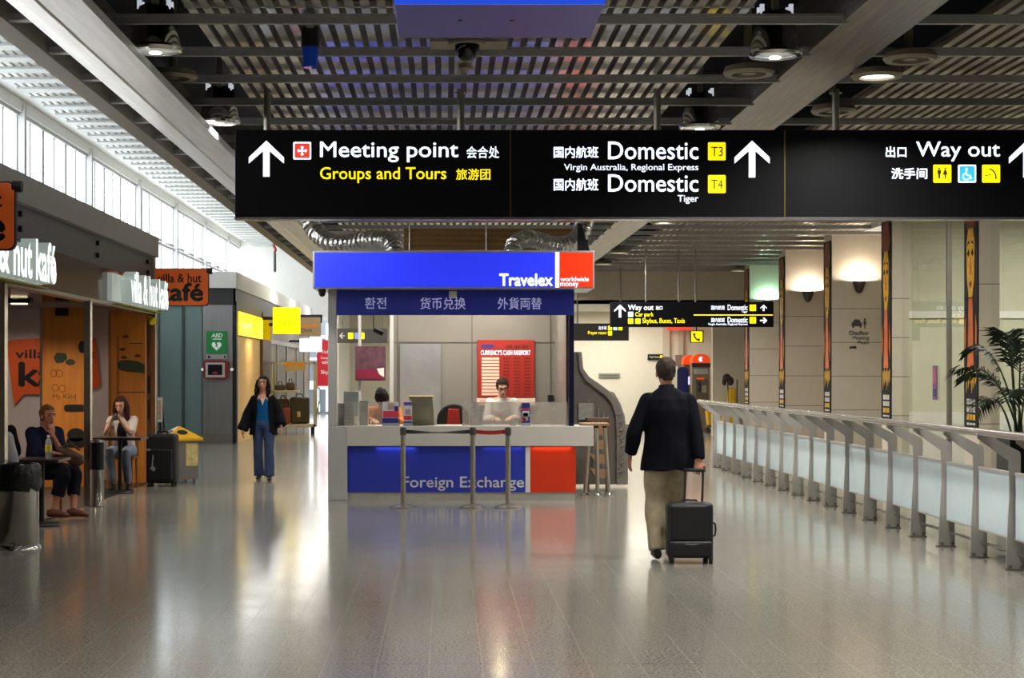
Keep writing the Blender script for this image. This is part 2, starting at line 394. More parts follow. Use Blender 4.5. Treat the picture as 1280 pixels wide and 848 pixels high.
# right side: columns and glass screens
colm = M('column_panel', (206, 194, 176), .45, 0, .03)
joint = M('column_joint', (120, 110, 98), .6)
CY = [23.4, 27.95, 32.3, 36.7, 41.0]
for i, cy in enumerate(CY):
    b = MB().box(7.46, 8.6 if i > 1 else 7.74, cy, cy + .66, 0, 4.5); b.mi = 1
    for zz in (.95, 1.6, 2.25, 2.9): b.box(7.458, 8.6 if i > 1 else 7.742, cy - .002, cy + .3, zz, zz + .012)
    struct('column_%d' % (i + 1), b, [colm, joint])
struct('wall_right', MB().box(8.6, 8.8, 31, 50.2, 0, 5.4), colm)
struct('wall_right_rear', MB().box(12, 12.2, -8, 31.2, 0, 5.4).box(7.75, 12.2, 28.62, 28.75, 0, 4.3), M('wall_sage', (196, 194, 172), .6, 0, .04))
struct('ceiling_right', MB().box(7.8, 12.2, -8, 31.2, 4.3, 4.45), white_paint)
scr = clear('screen_glass', 1.6, (.9, .95, .92))
sm = M('screen_mullion', (150, 146, 138), .35, .7)
for i, (y0, y1, mm) in enumerate(((24.06, 27.95, (25.35,)), (5.0, 23.4, (8.2, 11.4, 14.6, 17.8, 21.0)))):
    wn = struct('window_%d' % (30 + i))
    struct('glass', MB().quad((7.62, y0, .1), (7.62, y1, .1), (7.62, y1, 4.3), (7.62, y0, 4.3)), scr, parent=wn)
    b = MB().box(7.58, 7.66, y0, y1, 0, .1).box(7.58, 7.66, y0, y1, 4.24, 4.3)
    for m_ in mm: b.box(7.585, 7.655, m_ - .03, m_ + .03, .1, 4.24)
    struct('frame', b, sm, parent=wn)
area_light('room_lamp', (9.8, 26, 4.2), 1.5, 170, (1, .97, .86)); area_light('room_lamp', (9.8, 20, 4.2), 1.5, 170, (1, .95, .85))
struct('trim_14', MB().box(7.76, 12, 28.52, 28.62, 0, 1.0).box(7.76, 12, 28.58, 28.62, 2.6, 2.72).box(11.9, 12, 8, 28.5, 2.6, 2.72).box(11.9, 12, 8, 28.5, 0, .9), white_paint)
# behind the photographer
struct('wall_front', MB().box(-8.2, 12.2, -8.2, -8, 0, 7), M('wall_behind', (150, 146, 140), .6, 0, .05))

# ------------------------------------------------------------------ setting: the row of shops on the left
struct('wall_shop', MB().box(-8, X(292, 39.6), 39.6, 62, 0, 3.68), M('shop_side', (96, 92, 86), .5, .2, .05))
struct('wall_shop_front', MB().box(-8, X(254, 39.55), 39.5, 39.6, .0, 3.5), M('teal_panel', (122, 146, 146), .42, .1, .03))
b = MB()
for px in (198, 229, 254): b.box(X(px, 39.5) - .03, X(px, 39.5) + .03, 39.47, 39.5, 0, 3.3)
struct('trim_3', b, M('panel_joint', (72, 84, 84), .6))
struct('wall_shop_corner', MB().box(X(254, 39.5), X(291, 39.5), 39.46, 39.6, .25, 3.3), M('corner_steel', (150, 150, 150), .3, .7, .08, 2, stretch=(6, 1, .4)))
struct('baseboard_shop', MB().box(-8, X(291, 39.4), 39.44, 39.6, 0, .25), steel)
struct('trim_4', MB().box(X(291, 39.5), X(295, 39.5) + .02, 39.44, 39.7, 0, 3.35), dark)
struct('roof_shop', MB().box(-8, -4.86, 39.3, 62, 3.66, 4.04), white_paint)
struct('trim_5', MB().box(-8, -4.9, 39.4, 39.5, 3.28, 3.66).box(-4.94, -4.9, 39.4, 61, 3.1, 3.66), M('shop_band', (58, 56, 58), .5, .1))
# ------------------------------------------------------------------ the café on the left (front plane x = -4.47, ends at y = 26.1)
CX = -4.47
ply = M('plywood', (196, 122, 48), .5, 0, .16, 2.5, stretch=(6, 6, .5))
struct('roof_cafe', MB().box(-8, CX + .03, 6, 26.15, 3.46, 3.77), M('roof_grey', (150, 147, 142), .5, .1, .04))
b = MB().box(-8, CX - .06, 6, 26.1, 3.06, 3.46); b.mi = 1
for yy in (13.9, 17.9, 21.9, 25.6):
    for zz in (3.2, 3.36): b.cyl((CX - .06, yy, zz), (CX - .02, yy, zz), .035, n=10)
struct('trim_6', b, [M('band_graphite', (78, 78, 82), .45, .2), dark])
struct('wall_fascia', MB().box(-4.7, CX, 6, 26.1, 2.60, 3.06).box(-8, -4.7, 6, 26.1, 2.66, 2.70), M('fascia_gloss', (104, 82, 68), .09, .8, .12, 1.5, stretch=(1, .4, 3)))
struct('trim_7', MB().box(-4.6, CX + .015, 6, 26.1, 2.565, 2.61), steel)
plaster = M('cafe_plaster', (192, 180, 176), .6, 0, .10, 1.2)
struct('wall_cafe_end', MB().box(-8, -4.5, 26.1, 26.25, 0, 3.46), plaster)
struct('wall_cafe_rear', MB().box(-7.2, -7.1, 6, 26.1, 0, 2.7), plaster)
for i, yy in enumerate((17.0, 21.1, 25.85)):
    b = MB().box(CX - .04, CX + .04, yy - .06, yy + .06, .0, 2.58)
    struct('trim_%d' % (8 + i), b, M('mullion_chrome', (205, 196, 184), .16, .95, .1, 2, stretch=(3, 3, .5)))
area_light('cafe_strip', (-5.6, 23, 2.6), .9, 38, (1, .86, .66), spread=2.4); area_light('cafe_strip', (-6.4, 25.0, 2.6), .5, 13, (1, .9, .78), spread=2.6); area_light('cafe_strip', (-5.6, 17.5, 2.6), .9, 22, (1, .86, .66), spread=2.4)  # the second lamp is added to brighten the end wall
t = thing('ceiling_light', 'small lit strip light in the dark café ceiling above the orange speech bubble', 'light', (X(30, 23), 23, 2.62))
part('housing', MB().box(X(12, 23), X(40, 23), 22.9, 23.1, 2.62, 2.66), dark, t)
part('tube', MB().box(X(15, 23), X(33, 23), 22.93, 23.07, 2.605, 2.622), M('strip_glow', (255, 235, 190), .4, emit=2.5), t)

# plywood display columns with dark drawings
ink = M('drawing_ink', (24, 22, 18), .6); ink_green = M('drawing_green', (52, 62, 44), .6); ink_l = M('drawing_brown', (92, 56, 24), .6)
def disc(mb, cx, cz, rx, rz, y, n=18): mb.prism([(cx + rx * math.cos(2 * PI * k / n), y, cz + rz * math.sin(2 * PI * k / n)) for k in range(n)], (0, -.004, 0))
def ppanel(px0, px1, y, label, shapes):
    t = thing('plywood_panel', label, 'panel', ((X(px0, y) + X(px1, y)) / 2, y, .006))
    part('board', MB().box(X(px0, y), X(px1, y), y, y + .06, .006, 2.62), ply, t)
    part('edge_strip', MB().box(X(px0, y) - .035, X(px0, y), y - .01, y + .07, .006, 2.62), chrome, t)
    for i, (m_, f) in enumerate(shapes):
        b = MB(); f(b, y - .001); part('drawing', b, m_, t)
    return t
def d1(b, y):
    b.prism(rrect(X(69, y), X(86, y), Z(395, y), Z(385, y), .02, y), (0, -.004, 0))
def d2(b, y):
    b.prism([(X(a, y), y, Z(c, y)) for a, c in ((67, 447), (71, 441), (83, 442), (84, 449), (78, 454), (70, 454))], (0, -.004, 0)); disc(b, X(88, y), Z(453, y), .07, .045, y)
def d3(b, y):
    b.prism(rrect(X(80, y), X(106, y), Z(515, y), Z(506, y), .045, y), (0, -.004, 0))
def d4(b, y):
    disc(b, X(95, y), Z(544, y), .13, .10, y); b.prism(rrect(X(83, y), X(106, y), Z(560, y), Z(548, y), .05, y), (0, -.004, 0))
def d5(b, y):
    disc(b, X(103, y), Z(434, y), .06, .09, y)
def rings_(b, y):
    for cx, cz in ((67, 467), (74, 467), (69, 485), (78, 486)):
        n = 14; c0, c1 = X(cx, y), Z(cz, y)
        b.tube([(c0 + .045 * math.cos(2 * PI * k / n), y, c1 + .05 * math.sin(2 * PI * k / n)) for k in range(n + 1)], .005, 5)
pp = ppanel(53, 106.5, 24.4, 'plywood panel with black sketches beside the orange speech bubble', [(ink, d1), (ink_green, d2), (ink, d3), (ink, d4), (ink, d5), (ink_l, rings_)])
tpx('My Kind', (66, 493, 95, 500), 24.4, ink_l, pp, bold=0)
def e1(b, y):
    b.prism([(X(a, y), y, Z(c, y)) for a, c in ((146, 456), (150, 451), (160, 450), (172, 452), (181, 456), (181, 468), (176, 466), (160, 465), (150, 463))], (0, -.004, 0))
def e2(b, y):
    for a, c in ((157, 421), (153, 437), (155, 447), (172, 445)): disc(b, X(a, y), Z(c, y), .05, .022, y)
def e3(b, y):
    b.box(X(146, y), X(181, y), y - .004, y, Z(491, y), Z(490, y)); b.box(X(147, y), X(148, y), y - .004, y, Z(540, y), Z(420, y))
    b.box(X(163, y), X(179, y), y - .004, y, Z(430, y), Z(429, y))
ppanel(138.5, 182, 25.4, 'plywood panel with a dark surfboard-like sketch behind the seated long-haired woman', [(ink_green, e1), (ink_l, e2), (ink_l, e3)])
# narrow display board at the café's end and magazine holder
t = thing('display_board', 'narrow pale timber display board at the far end of the café front', 'display board', (X(188, 25.95), 25.95, .006))
part('board', MB().box(X(183.5, 25.95), X(196, 25.95), 25.95, 26.0, .006, 2.55), M('pale_timber', (172, 142, 120), .5, 0, .1, 3, stretch=(5, 1, .6)), t)
b = MB()
for z0, z1, a, c in ((1.35, 1.62, 184, 187), (1.3, 1.55, 188.5, 191), (.95, 1.25, 184, 186)): b.box(X(a, 25.9), X(c, 25.9), 25.93, 25.95, z0, z1)
part('leaflet', b, M('leaflet_dark', (70, 66, 72), .5), t)
part('strip', MB().box(X(193, 25.9), X(196.5, 25.9), 25.92, 25.95, .006, 2.55), M('strip_grey', (150, 146, 150), .4), t)

# orange speech bubble on the end wall
or_m = M('bubble_orange', (206, 84, 30), .5, 0, .04); sgn_or = M('sign_orange', (204, 92, 36), .45, 0, .04, emit=.22)
YB = 26.06
t = thing('wall_sign', 'orange speech-bubble sign on the grey café end wall', 'sign', (X(66, YB), YB, Z(470, YB)))
bp = [(8, 428), (14, 425), (113, 419), (119, 424), (125, 480), (121, 486), (50, 493), (30, 493), (18, 507), (16, 496)]
part('board', MB().prism([(X(a, YB), YB, Z(c, YB)) for a, c in bp], (0, .03, 0)), or_m, t)
tpx('villa & hut', (19, 437, 118, 448.5), YB, dark, t, bold=.02)
tpx('kafé', (23, 452, 112, 484), YB, dark, t, bold=.03)

# blade signs hung from the café front
def blade(y, x1, label):
    x0 = x1 - .88; z0, z1 = 2.72, 3.285
    t = thing('blade_sign', label, 'sign', ((x0 + x1) / 2, y, z0))
    part('board', MB().prism(rrect(x0, x1, z0, z1, .06, y), (0, .07, 0)), sgn_or, t)
    part('rim', MB().prism(rrect(x0 - .012, x1 + .012, z0 - .012, z1 + .012, .065, y + .008), (0, .054, 0)), dark, t)
    part('bracket', MB().cyl((x1 - .02, y + .035, z1 - .03), (x1 + .06, y + .035, z1 - .03), .05, n=12).box(x0 - .15, x0 + .1, y + .02, y + .05, z1 - .05, z1 - .01), dark, t)
    text('villa & hut', x0 + .10, x1 - .10, z1 - .21, z1 - .07, y, dark, t, bold=.02)
    text('kafé', x0 + .09, x1 - .07, z0 + .06, z1 - .21, y, dark, t, bold=.035)
blade(26.15, X(260, 26.15), 'orange rounded café blade sign at the far end of the café roof')
blade(14.3, X(17.5, 14.3), 'near orange café blade sign cut by the left picture edge')
# lit box letters along the fascia
lit_box = M('letter_lit', (238, 250, 246), .4, emit=1.15); lit_side = M('letter_return', (190, 202, 196), .5, emit=.35)
def fascia_sign(y0, y1, label):
    t = thing('illuminated_sign', label, 'sign', (CX, (y0 + y1) / 2, 2.62))
    part('backing', MB().box(CX, CX + .06, y0 - .5, y1 + .05, 2.63, 3.0), M('letter_box', (206, 214, 208), .5, emit=.3), t)
    text('villa & hut kafé', y0, y1, 2.63, 3.07, CX + .06, [lit_box, lit_side], t, bold=.03, face='right', depth=.16)
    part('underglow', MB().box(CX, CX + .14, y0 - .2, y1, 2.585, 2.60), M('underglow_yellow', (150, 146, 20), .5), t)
fascia_sign(22.8, 25.88, 'white lit box lettering near the far end of the café fascia')
fascia_sign(15.0, 18.4, 'white lit box lettering on the near café fascia by the picture edge')
t = thing('spotlight', 'small yellow lamp under the end of the café fascia', 'lamp', (X(187, 25.6), 25.5, 2.5))
part('shade', MB().cyl((X(184, 25.5), 25.5, 2.53), (X(193, 25.5), 25.4, 2.44), .035, .06, 12), M('lamp_yellow', (214, 190, 20), .4), t, smooth=40)
part('bracket', MB().box(X(186, 25.5), X(188, 25.5), 25.48, 25.52, 2.5, 2.6), dark, t)

# ------------------------------------------------------------------ currency kiosk
KY = 21.9
def kx(p): return X(p, KY)
def kz(p): return Z(p, KY)
blue = M('kiosk_blue', (46, 60, 178), .42, 0, .03); orange = M('kiosk_orange', (222, 56, 14), .42, 0, .03)
lam = M('counter_laminate', (206, 202, 194), .35, 0, .02); kgrey = M('kiosk_grey', (198, 198, 196), .4, .2, .04)
panel = M('kiosk_panel', (142, 138, 131), .30, .3, .05, 2)
kio = thing('exchange_kiosk', 'blue and white currency exchange kiosk with a long counter in mid hall', 'kiosk', (.2, KY, 0))
top = kz(533); lip = kz(558); pl0 = kz(616)
c = part('counter', MB().box(kx(434), kx(742), KY, KY + .75, lip, top), lam, kio, bevel=.006)
part('counter_column', MB().box(kx(410), kx(434), KY - .01, KY + .6, 0, top), kgrey, kio, bevel=.006)
part('corner_post', MB().box(kx(410), kx(420.5), KY - .01, KY + .2, top, kz(361)), kgrey, kio, bevel=.006)
part('plinth', MB().box(kx(434), kx(719), KY + .05, KY + .6, 0, pl0), M('plinth_grey', (176, 174, 164), .4), kio)
fp = part('front_panel', MB().box(kx(434), kx(657), KY + .04, KY + .6, pl0, lip), blue, kio, label='blue front panel with white lettering')
tpx('Foreign Exchange', (503, 596, 655, 614), KY + .038, M('letter_white', (214, 216, 224), .5), fp, bold=.012)
part('front_panel', MB().box(kx(663), kx(720), KY + .04, KY + .6, pl0, lip), orange, kio, label='orange front panel')
part('divider', MB().box(kx(657), kx(663), KY + .035, KY + .6, pl0, lip), white_paint, kio)
# strip light tucked under the counter lip
for px, pw, col in ((495, 3.0, (.5, .62, 1)), (630, 1.6, (.5, .62, 1)), (690, 2.6, (1, .75, .5))):
    area_light('counter_lip_lamp', (kx(px), KY + .015, lip - .012), .5, pw * .11, col, size_y=.02)
# body: back wall, side wall, posts, ceiling
part('rear_wall', MB().box(kx(484), kx(718), 24.3, 24.4, 0, 3.2), panel, kio)
b = MB()
for px in (497, 590, 688): b.box(X(px, 24.28) - .008, X(px, 24.28) + .008, 24.285, 24.3, .4, 3.0)
b.box(X(484, 24.28), X(718, 24.28), 24.285, 24.3, Z(428, 24.3) - .006, Z(428, 24.3) + .006)
part('panel_joint', b, M('joint_grey', (104, 100, 92), .5), kio)
part('side_wall', MB().box(kx(709), kx(712), KY + .2, 24.4, 0, 3.1), panel, kio)
part('corner_post', MB().box(kx(712), kx(718), KY + .05, KY + .2, top, 3.1), M('post_navy', (22, 22, 52), .3, .3), kio, bevel=.004)
part('rear_post', MB().box(kx(480), kx(485), 24.28, 24.42, 0, 3.1).box(kx(436), kx(440), 24.3, 24.4, 0, 3.1), kgrey, kio)
part('steel_door', MB().box(X(500, 24.27), X(551, 24.27), 24.26, 24.3, .1, Z(430, 24.27)), M('door_steel', (210, 212, 214), .3, .8, .10, 2.2, bump=.9, bscale=3.2), kio, label='reflective steel door in the kiosk back wall')
part('kiosk_ceiling', MB().box(kx(421), kx(718), KY + .05, 25.0, 3.12, 3.2), white_paint, kio)
part('kiosk_floor', MB().box(kx(420), kx(719), KY + .6, 24.4, 0, .02), grey_paint, kio)
lin_ = part('lintel', MB().box(kx(421), kx(717), KY, KY + .08, kz(394), kz(361)), blue, kio)
lt = M('lintel_letter', (176, 182, 226), .5, emit=.4)
for s, bx in (('환전', (456, 372, 483, 386)), ('货币兑换', (525, 372, 582, 387)), ('外貨両替', (622, 372, 677, 387))): tpx(s, bx, KY, lt, lin_, bold=.006)
part('ledge_lamp', MB().box(kx(561), kx(571), KY - .07, KY, kz(373), kz(364)), white_paint, kio, bevel=.01)
gl = clear('kiosk_glass', 1.45)
part('glazing', MB().box(kx(424), kx(712), KY + .12, KY + .126, top, kz(394)), gl, kio)
part('frosted_screen', MB().box(kx(578), kx(711), KY + .09, KY + .10, top, kz(503)), M('frosted', (208, 200, 186), .5, alpha=.36), kio)
part('frosted_screen', MB().box(kx(430), kx(500), KY + .09, KY + .10, top, kz(503)), M('frosted_clear', (208, 200, 186), .5, alpha=.25), kio)
# light box sign on the roof
SY = 21.5
sb = part('sign_box', MB().box(X(391, SY), X(743, SY), SY, SY + 1.1, Z(361, SY), Z(313.5, SY)), M('sign_case', (186, 186, 190), .3, .6), kio, bevel=.008)
bf = MB(); bf.box(X(393.5, SY), X(694, SY), SY - .006, SY, Z(359, SY), Z(316, SY))
part('blue_face', bf, M('face_blue', (44, 58, 250), .35, 0, .28, .9, emit=.62), sb)
part('red_face', MB().box(X(699, SY), X(741, SY), SY - .006, SY, Z(359, SY), Z(316, SY)), M('face_red', (240, 46, 16), .35, 0, .03, emit=.85), sb)
part('white_strip', MB().box(X(694, SY), X(699, SY), SY - .007, SY, Z(359.5, SY), Z(315.5, SY)), white_lit, sb)
tpx('Travelex', (624, 342, 691, 358), SY - .006, white_lit, sb, bold=.03)
tpx('worldwide', (700.5, 346, 736, 352), SY - .006, white_lit, sb, bold=.006)
tpx('money', (700.5, 353.5, 723, 360), SY - .006, white_lit, sb, bold=.006)
part('camera_dome', MB().ell((X(402, 21.6), 21.7, Z(366, 21.6)), (.045, .045, .05)).cyl((X(402, 21.6), 21.7, Z(361, 21.6)), (X(402, 21.6), 21.7, Z(365, 21.6)), .05, n=14), dark, kio, smooth=50)
part('side_shelf', MB().box(kx(728), kx(763), KY + .1, KY + .6, kz(533), kz(530)), M('shelf_timber', (150, 116, 76), .45, 0, .1), kio)
for px, pw in ((470, 1.0), (560, 1.0), (640, 1.3)): area_light('kiosk_lamp', (kx(px), 23.1, 3.08), .5, 40 * pw, (1, .92, .8))
point_light('kiosk_lamp', (X(625, 24.0), 23.95, 2.75), 6, (1, .8, .5), .05)

# things inside the kiosk
RY = 24.24
t = thing('rate_board', 'red exchange rate board on the kiosk back wall behind the teller', 'rate board', (X(632, RY), RY, Z(502, RY)))
rb = part('board', MB().box(X(597, RY), X(668, RY), RY, RY + .05, Z(497, RY), Z(425, RY)), M('board_red', (150, 34, 22), .5, 0, .03), t, bevel=.004)
tpx("CURRENCY'S CASH PASSPORT", (601, 438, 663, 444), RY, white_lit, t, bold=.0)
b = MB(); b2 = MB(); b3 = MB(); b3.box(X(602, RY), X(617, RY), RY - .006, RY, Z(435, RY), Z(431, RY))
for i in range(12):
    p0 = 447 + 4.05 * i
    b.box(X(602, RY), X(624, RY), RY - .004, RY, Z(p0 + 2.9, RY), Z(p0, RY))
    for j, (a, c_) in enumerate(((629, 637), (642, 650), (655, 663))): b2.box(X(a, RY), X(c_, RY), RY - .004, RY, Z(p0 + 2.1, RY), Z(p0 + .6, RY))
for a in (633, 643, 652): b2.box(X(a, RY), X(a + 8, RY), RY - .005, RY, Z(435.5, RY), Z(431.5, RY))
part('currency_row', b, M('row_pink', (236, 186, 164), .5, emit=.2), t); part('rate_row', b2, M('row_dark', (110, 22, 14), .5), t); part('flag_strip', b3, M('row_blue', (46, 44, 120), .5), t)
part('footer', MB().box(X(596, RY), X(669, RY), RY + .0, RY + .05, Z(507, RY), Z(498, RY)), M('footer_pale', (222, 200, 182), .5), t)
tpx('CASH', (600, 500, 612, 505.5), RY, M('footer_red', (220, 90, 60), .5), t)
t = thing('poster', 'dark purple poster pinned inside the kiosk left window', 'poster', (X(463, 24.2), 24.2, Z(476, 24.2)))
part('sheet', MB().box(X(444, 24.2), X(482, 24.2), 24.2, 24.215, Z(476, 24.2), Z(433, 24.2)), M('poster_plum', (92, 62, 72), .35, 0, .5, 9), t)
part('band', MB().box(X(446, 24.2), X(480, 24.2), 24.19, 24.2, Z(474, 24.2), Z(462, 24.2)), M('poster_band', (128, 34, 62), .4, 0, .1), t)
part('patch', MB().prism([(X(a, 24.19), 24.188, Z(c_, 24.19)) for a, c_ in ((471, 461), (480, 460), (480, 472), (474, 468))], (0, -.004, 0)), white_paint, t)
hs = thing('hanging_sign', 'small dark wayfinding sign with a left arrow seen through the kiosk window', 'sign', (X(447, 24.9), 24.9, Z(428, 24.9)))
part('board', MB().box(X(421, 24.9), X(484, 24.9), 24.9, 24.96, Z(429, 24.9), Z(411, 24.9)), M('board_taupe', (84, 80, 76), .4), hs)
def sq(px0, px1, pz0, pz1, y, m_, parent, name='pictogram'): return part(name, MB().prism(rrect(X(px0, y), X(px1, y), Z(pz1, y), Z(pz0, y), .006 + .03 * (X(px1, y) - X(px0, y)), y), (0, -.004, 0)), m_, parent)
sq(435, 441.5, 416, 424, 24.9, yellow_lit, hs); sq(443, 448, 416, 424, 24.9, M('pale_blue', (150, 176, 216), .5, emit=.3), hs); sq(449.5, 455.5, 416, 424, 24.9, yellow_lit, hs)
b = MB(); yy = 24.9
b.prism([(X(a, yy), yy, Z(c_, yy)) for a, c_ in ((424, 420), (428, 416), (429, 417), (426.5, 419.4), (431, 419.4), (431, 420.6), (426.5, 420.6), (429, 423), (428, 424))], (0, -.004, 0)); part('arrow', b, M('arrow_grey', (214, 214, 210), .5, emit=.2), hs)
part('hanger', MB().cyl((X(428, 24.93), 24.93, Z(411, 24.9)), (X(428, 24.93), 24.93, 3.12), .01).cyl((X(478, 24.93), 24.93, Z(411, 24.9)), (X(478, 24.93), 24.93, 3.12), .01), steel, hs)
t = thing('security_camera', 'black camera hanging from the kiosk ceiling at left', 'camera', (X(473, 23), 23, 2.6))
part('stem', MB().cyl((X(467, 23), 23, 3.12), (X(467, 23), 23, Z(411, 23)), .008), dark, t)
part('body', MB().obox((X(473, 23), 23, Z(415, 23)), (Vector((.9, 0, -.42)).normalized(), Vector((0, 1, 0)), Vector((.42, 0, .9)).normalized()), (.075, .035, .03)), dark, t, bevel=.01)
t = thing('steel_plate', 'small dark square fixed to the kiosk back wall near its right corner', 'wall plate', (X(688, 24.29), 24.28, Z(499, 24.3)))
part('plate', MB().box(X(684.5, 24.28), X(692, 24.28), 24.265, 24.284, Z(503, 24.28), Z(494, 24.28)), dark, t, bevel=.004)
# on the counter
cz = top
def leaflet_stand(px0, px1, p0, y, label, cols, rows):
    t = thing('leaflet_stand', label, 'leaflet stand', (X((px0 + px1) / 2, y), y, cz))
    z1 = Z(p0, y)
    part('holder', MB().box(X(px0, y) - .006, X(px1, y) + .006, y, y + .05, cz, cz + .04).box(X(px0, y), X(px1, y), y + .03, y + .045, cz, z1 - .01), M('acrylic', (210, 220, 225), .1, alpha=.5), t)
    part('leaflet', MB().box(X(px0, y), X(px1, y), y + .01, y + .022, cz + .004, z1), cols[0], t)
    for m_, a, c_, u, v in rows:
        part('print_block', MB().box(X(px0 + a, y), X(px0 + c_, y), y + .006, y + .0105, Z(v, y), Z(u, y)), m_, t)
lw = M('leaflet_white', (214, 214, 220), .4); lb = M('leaflet_blue', (46, 52, 130), .4, 0, .2, 14); lr = M('leaflet_red', (206, 60, 84), .4, 0, .2, 14); lpk = M('leaflet_skin', (176, 150, 144), .4, 0, .3, 12); lp = M('leaflet_violet', (92, 70, 160), .4)
YK = 22.2
leaflet_stand(478, 498, 503, YK - .25, 'blue, pink and white leaflet in a stand left on the kiosk counter', [lw], [(lb, 0, 20, 523, 531), (lr, 1, 20, 514, 522), (lpk, 7, 15, 504, 512), (lb, 15, 20, 508, 514)])
leaflet_stand(504.5, 515, 501, YK - .25, 'narrow violet and white leaflet in a stand by the beige monitor', [lw], [(lp, 0, 10.5, 503, 507), (lpk, 2, 9, 512, 518), (lr, 0, 10, 520, 525), (lb, 0, 10.5, 527, 531)])
leaflet_stand(652, 662.5, 504, YK - .25, 'tall blue and red leaflet in a stand before the frosted screen', [lb], [(lr, 0, 10.5, 511, 513), (lw, 1, 9.5, 514, 521), (lpk, 2, 8, 516, 526), (lr, 0, 5, 523, 527)])
def paper(px0, px1, p0, p1, y, name, label, m_, lines, ring=False):
    t = thing(name, label, 'notice', (X((px0 + px1) / 2, y), y, Z(p1, y)))
    part('sheet', MB().box(X(px0, y), X(px1, y), y, y + .006, Z(p1, y), Z(p0, y)), m_, t)
    b = MB(); n = lines
    for i in range(n):
        zz = p0 + (p1 - p0) * (i + 1) / (n + 1.0); b.box(X(px0 + 3, y), X(px1 - 3, y), y - .003, y, Z(zz + .5, y), Z(zz, y))
    part('text_line', b, M('print_red', (196, 130, 124), .5), t)
    part('stand_foot', MB().box(X(px0, y), X(px1, y), y, y + .07, Z(p1, y) - .006, Z(p1, y) + .004), M('acrylic', alpha=.5), t)
paper(422, 441, 504.5, 532.6, YK - .15, 'notice_stand', 'white spiral-edged notice standing at the left end of the counter', lw, 5)
gp = M('screen_back', (158, 170, 170), .4)
t = thing('computer_monitor', 'pale grey monitor back at the left end of the kiosk counter', 'monitor', (X(440, YK + .2), YK + .2, cz))
part('case', MB().box(X(430, YK + .3), X(449, YK + .3), YK + .2, YK + .3, cz + .12, Z(489, YK + .3)), gp, t, bevel=.01)
part('stand', MB().box(X(436, YK + .3), X(443, YK + .3), YK + .22, YK + .28, cz + .02, cz + .14).box(X(432, YK + .3), X(447, YK + .3), YK + .15, YK + .4, cz, cz + .025), gp, t, bevel=.005)
t = thing('card_terminal', 'grey card terminal box beside the pale monitor', 'terminal', (X(455, YK), YK, cz))
part('case', MB().box(X(449, YK), X(460, YK), YK, YK + .12, cz, Z(501, YK)), gp, t, bevel=.01); part('screen', MB().box(X(451, YK), X(458, YK), YK - .004, YK, Z(516, YK), Z(506, YK)), M('terminal_screen', (130, 142, 142), .3), t)
bm_ = M('monitor_beige', (196, 192, 164), .5)
t = thing('computer_monitor', 'beige boxy monitor turned away on the middle of the counter', 'monitor', (X(525, YK), YK + .2, cz))
part('case', MB().prism([(X(510, YK), YK + .05, cz + .01), (X(544, YK), YK + .05, cz + .01), (X(541, YK), YK + .05, Z(497, YK)), (X(511, YK), YK + .05, Z(497, YK))], (0, .36, 0)), bm_, t, bevel=.02)
part('rear_vent', MB().box(X(516, YK), X(536, YK), YK - .01, YK + .05, cz + .06, cz + .25), bm_, t, bevel=.02)
part('top_edge', MB().box(X(510.5, YK), X(541.5, YK), YK + .03, YK + .36, Z(497.5, YK), Z(495.5, YK)), M('edge_cream', (230, 208, 150), .5), t)
t = thing('desk_phone', 'small grey terminal and papers behind the frosted screen', 'terminal', (X(595, YK), YK, cz))
part('case', MB().box(X(588, YK), X(603, YK), YK, YK + .12, cz, Z(517, YK)), M('term_lilac', (166, 160, 172), .4), t, bevel=.008)
part('screen', MB().box(X(590, YK), X(599, YK), YK - .008, YK, Z(529, YK), Z(518, YK)), M('term_white', (206, 208, 208), .4), t)
part('sheet', MB().box(X(586, YK), X(600, YK), YK + .13, YK + .14, cz, Z(504, YK)), lw, t)
# two office chairs seen over the counter
def office_chair(px, y, p0, label, wpx, red):
    x = X(px, y); hw = wpx / 2 * y / FPX; z1 = Z(p0, y); z0 = .62
    t = thing('office_chair', label, 'chair', (x, y, .02))
    pts = [(x - hw, y, z0), (x + hw, y, z0)] + [(x + hw * math.cos(a), y, z1 - .22 + .22 * math.sin(a)) for a in [PI * k / 10 for k in range(11)]]
    part('backrest', MB().prism(pts, (0, .07, 0)), M('chair_black', (26, 22, 22), .6), t, bevel=.02)
    if red: part('pad', MB().prism([(x - hw * .5, y - .01, z0 + .05), (x + hw * .5, y - .01, z0 + .05), (x + hw * .32, y - .01, z1 - .07), (x - hw * .32, y - .01, z1 - .07)], (0, .02, 0)), M('chair_red', (206, 44, 26), .5), t, bevel=.01)
    part('seat', MB().box(x - .24, x + .24, y - .1, y + .42, .44, .52), M('chair_black'), t, bevel=.03)
    part('pedestal', MB().cyl((x, y + .15, .08), (x, y + .15, .45), .03), dark, t)
    b = MB()
    for k in range(5): b.cyl((x, y + .15, .09), (x + .27 * math.cos(k * 1.2566), y + .15 + .27 * math.sin(k * 1.2566), .05), .02, .015, 8)
    part('base', b, dark, t)
office_chair(567, 22.95, 505, 'black rounded office chair with a red centre pad behind the counter', 42, True)

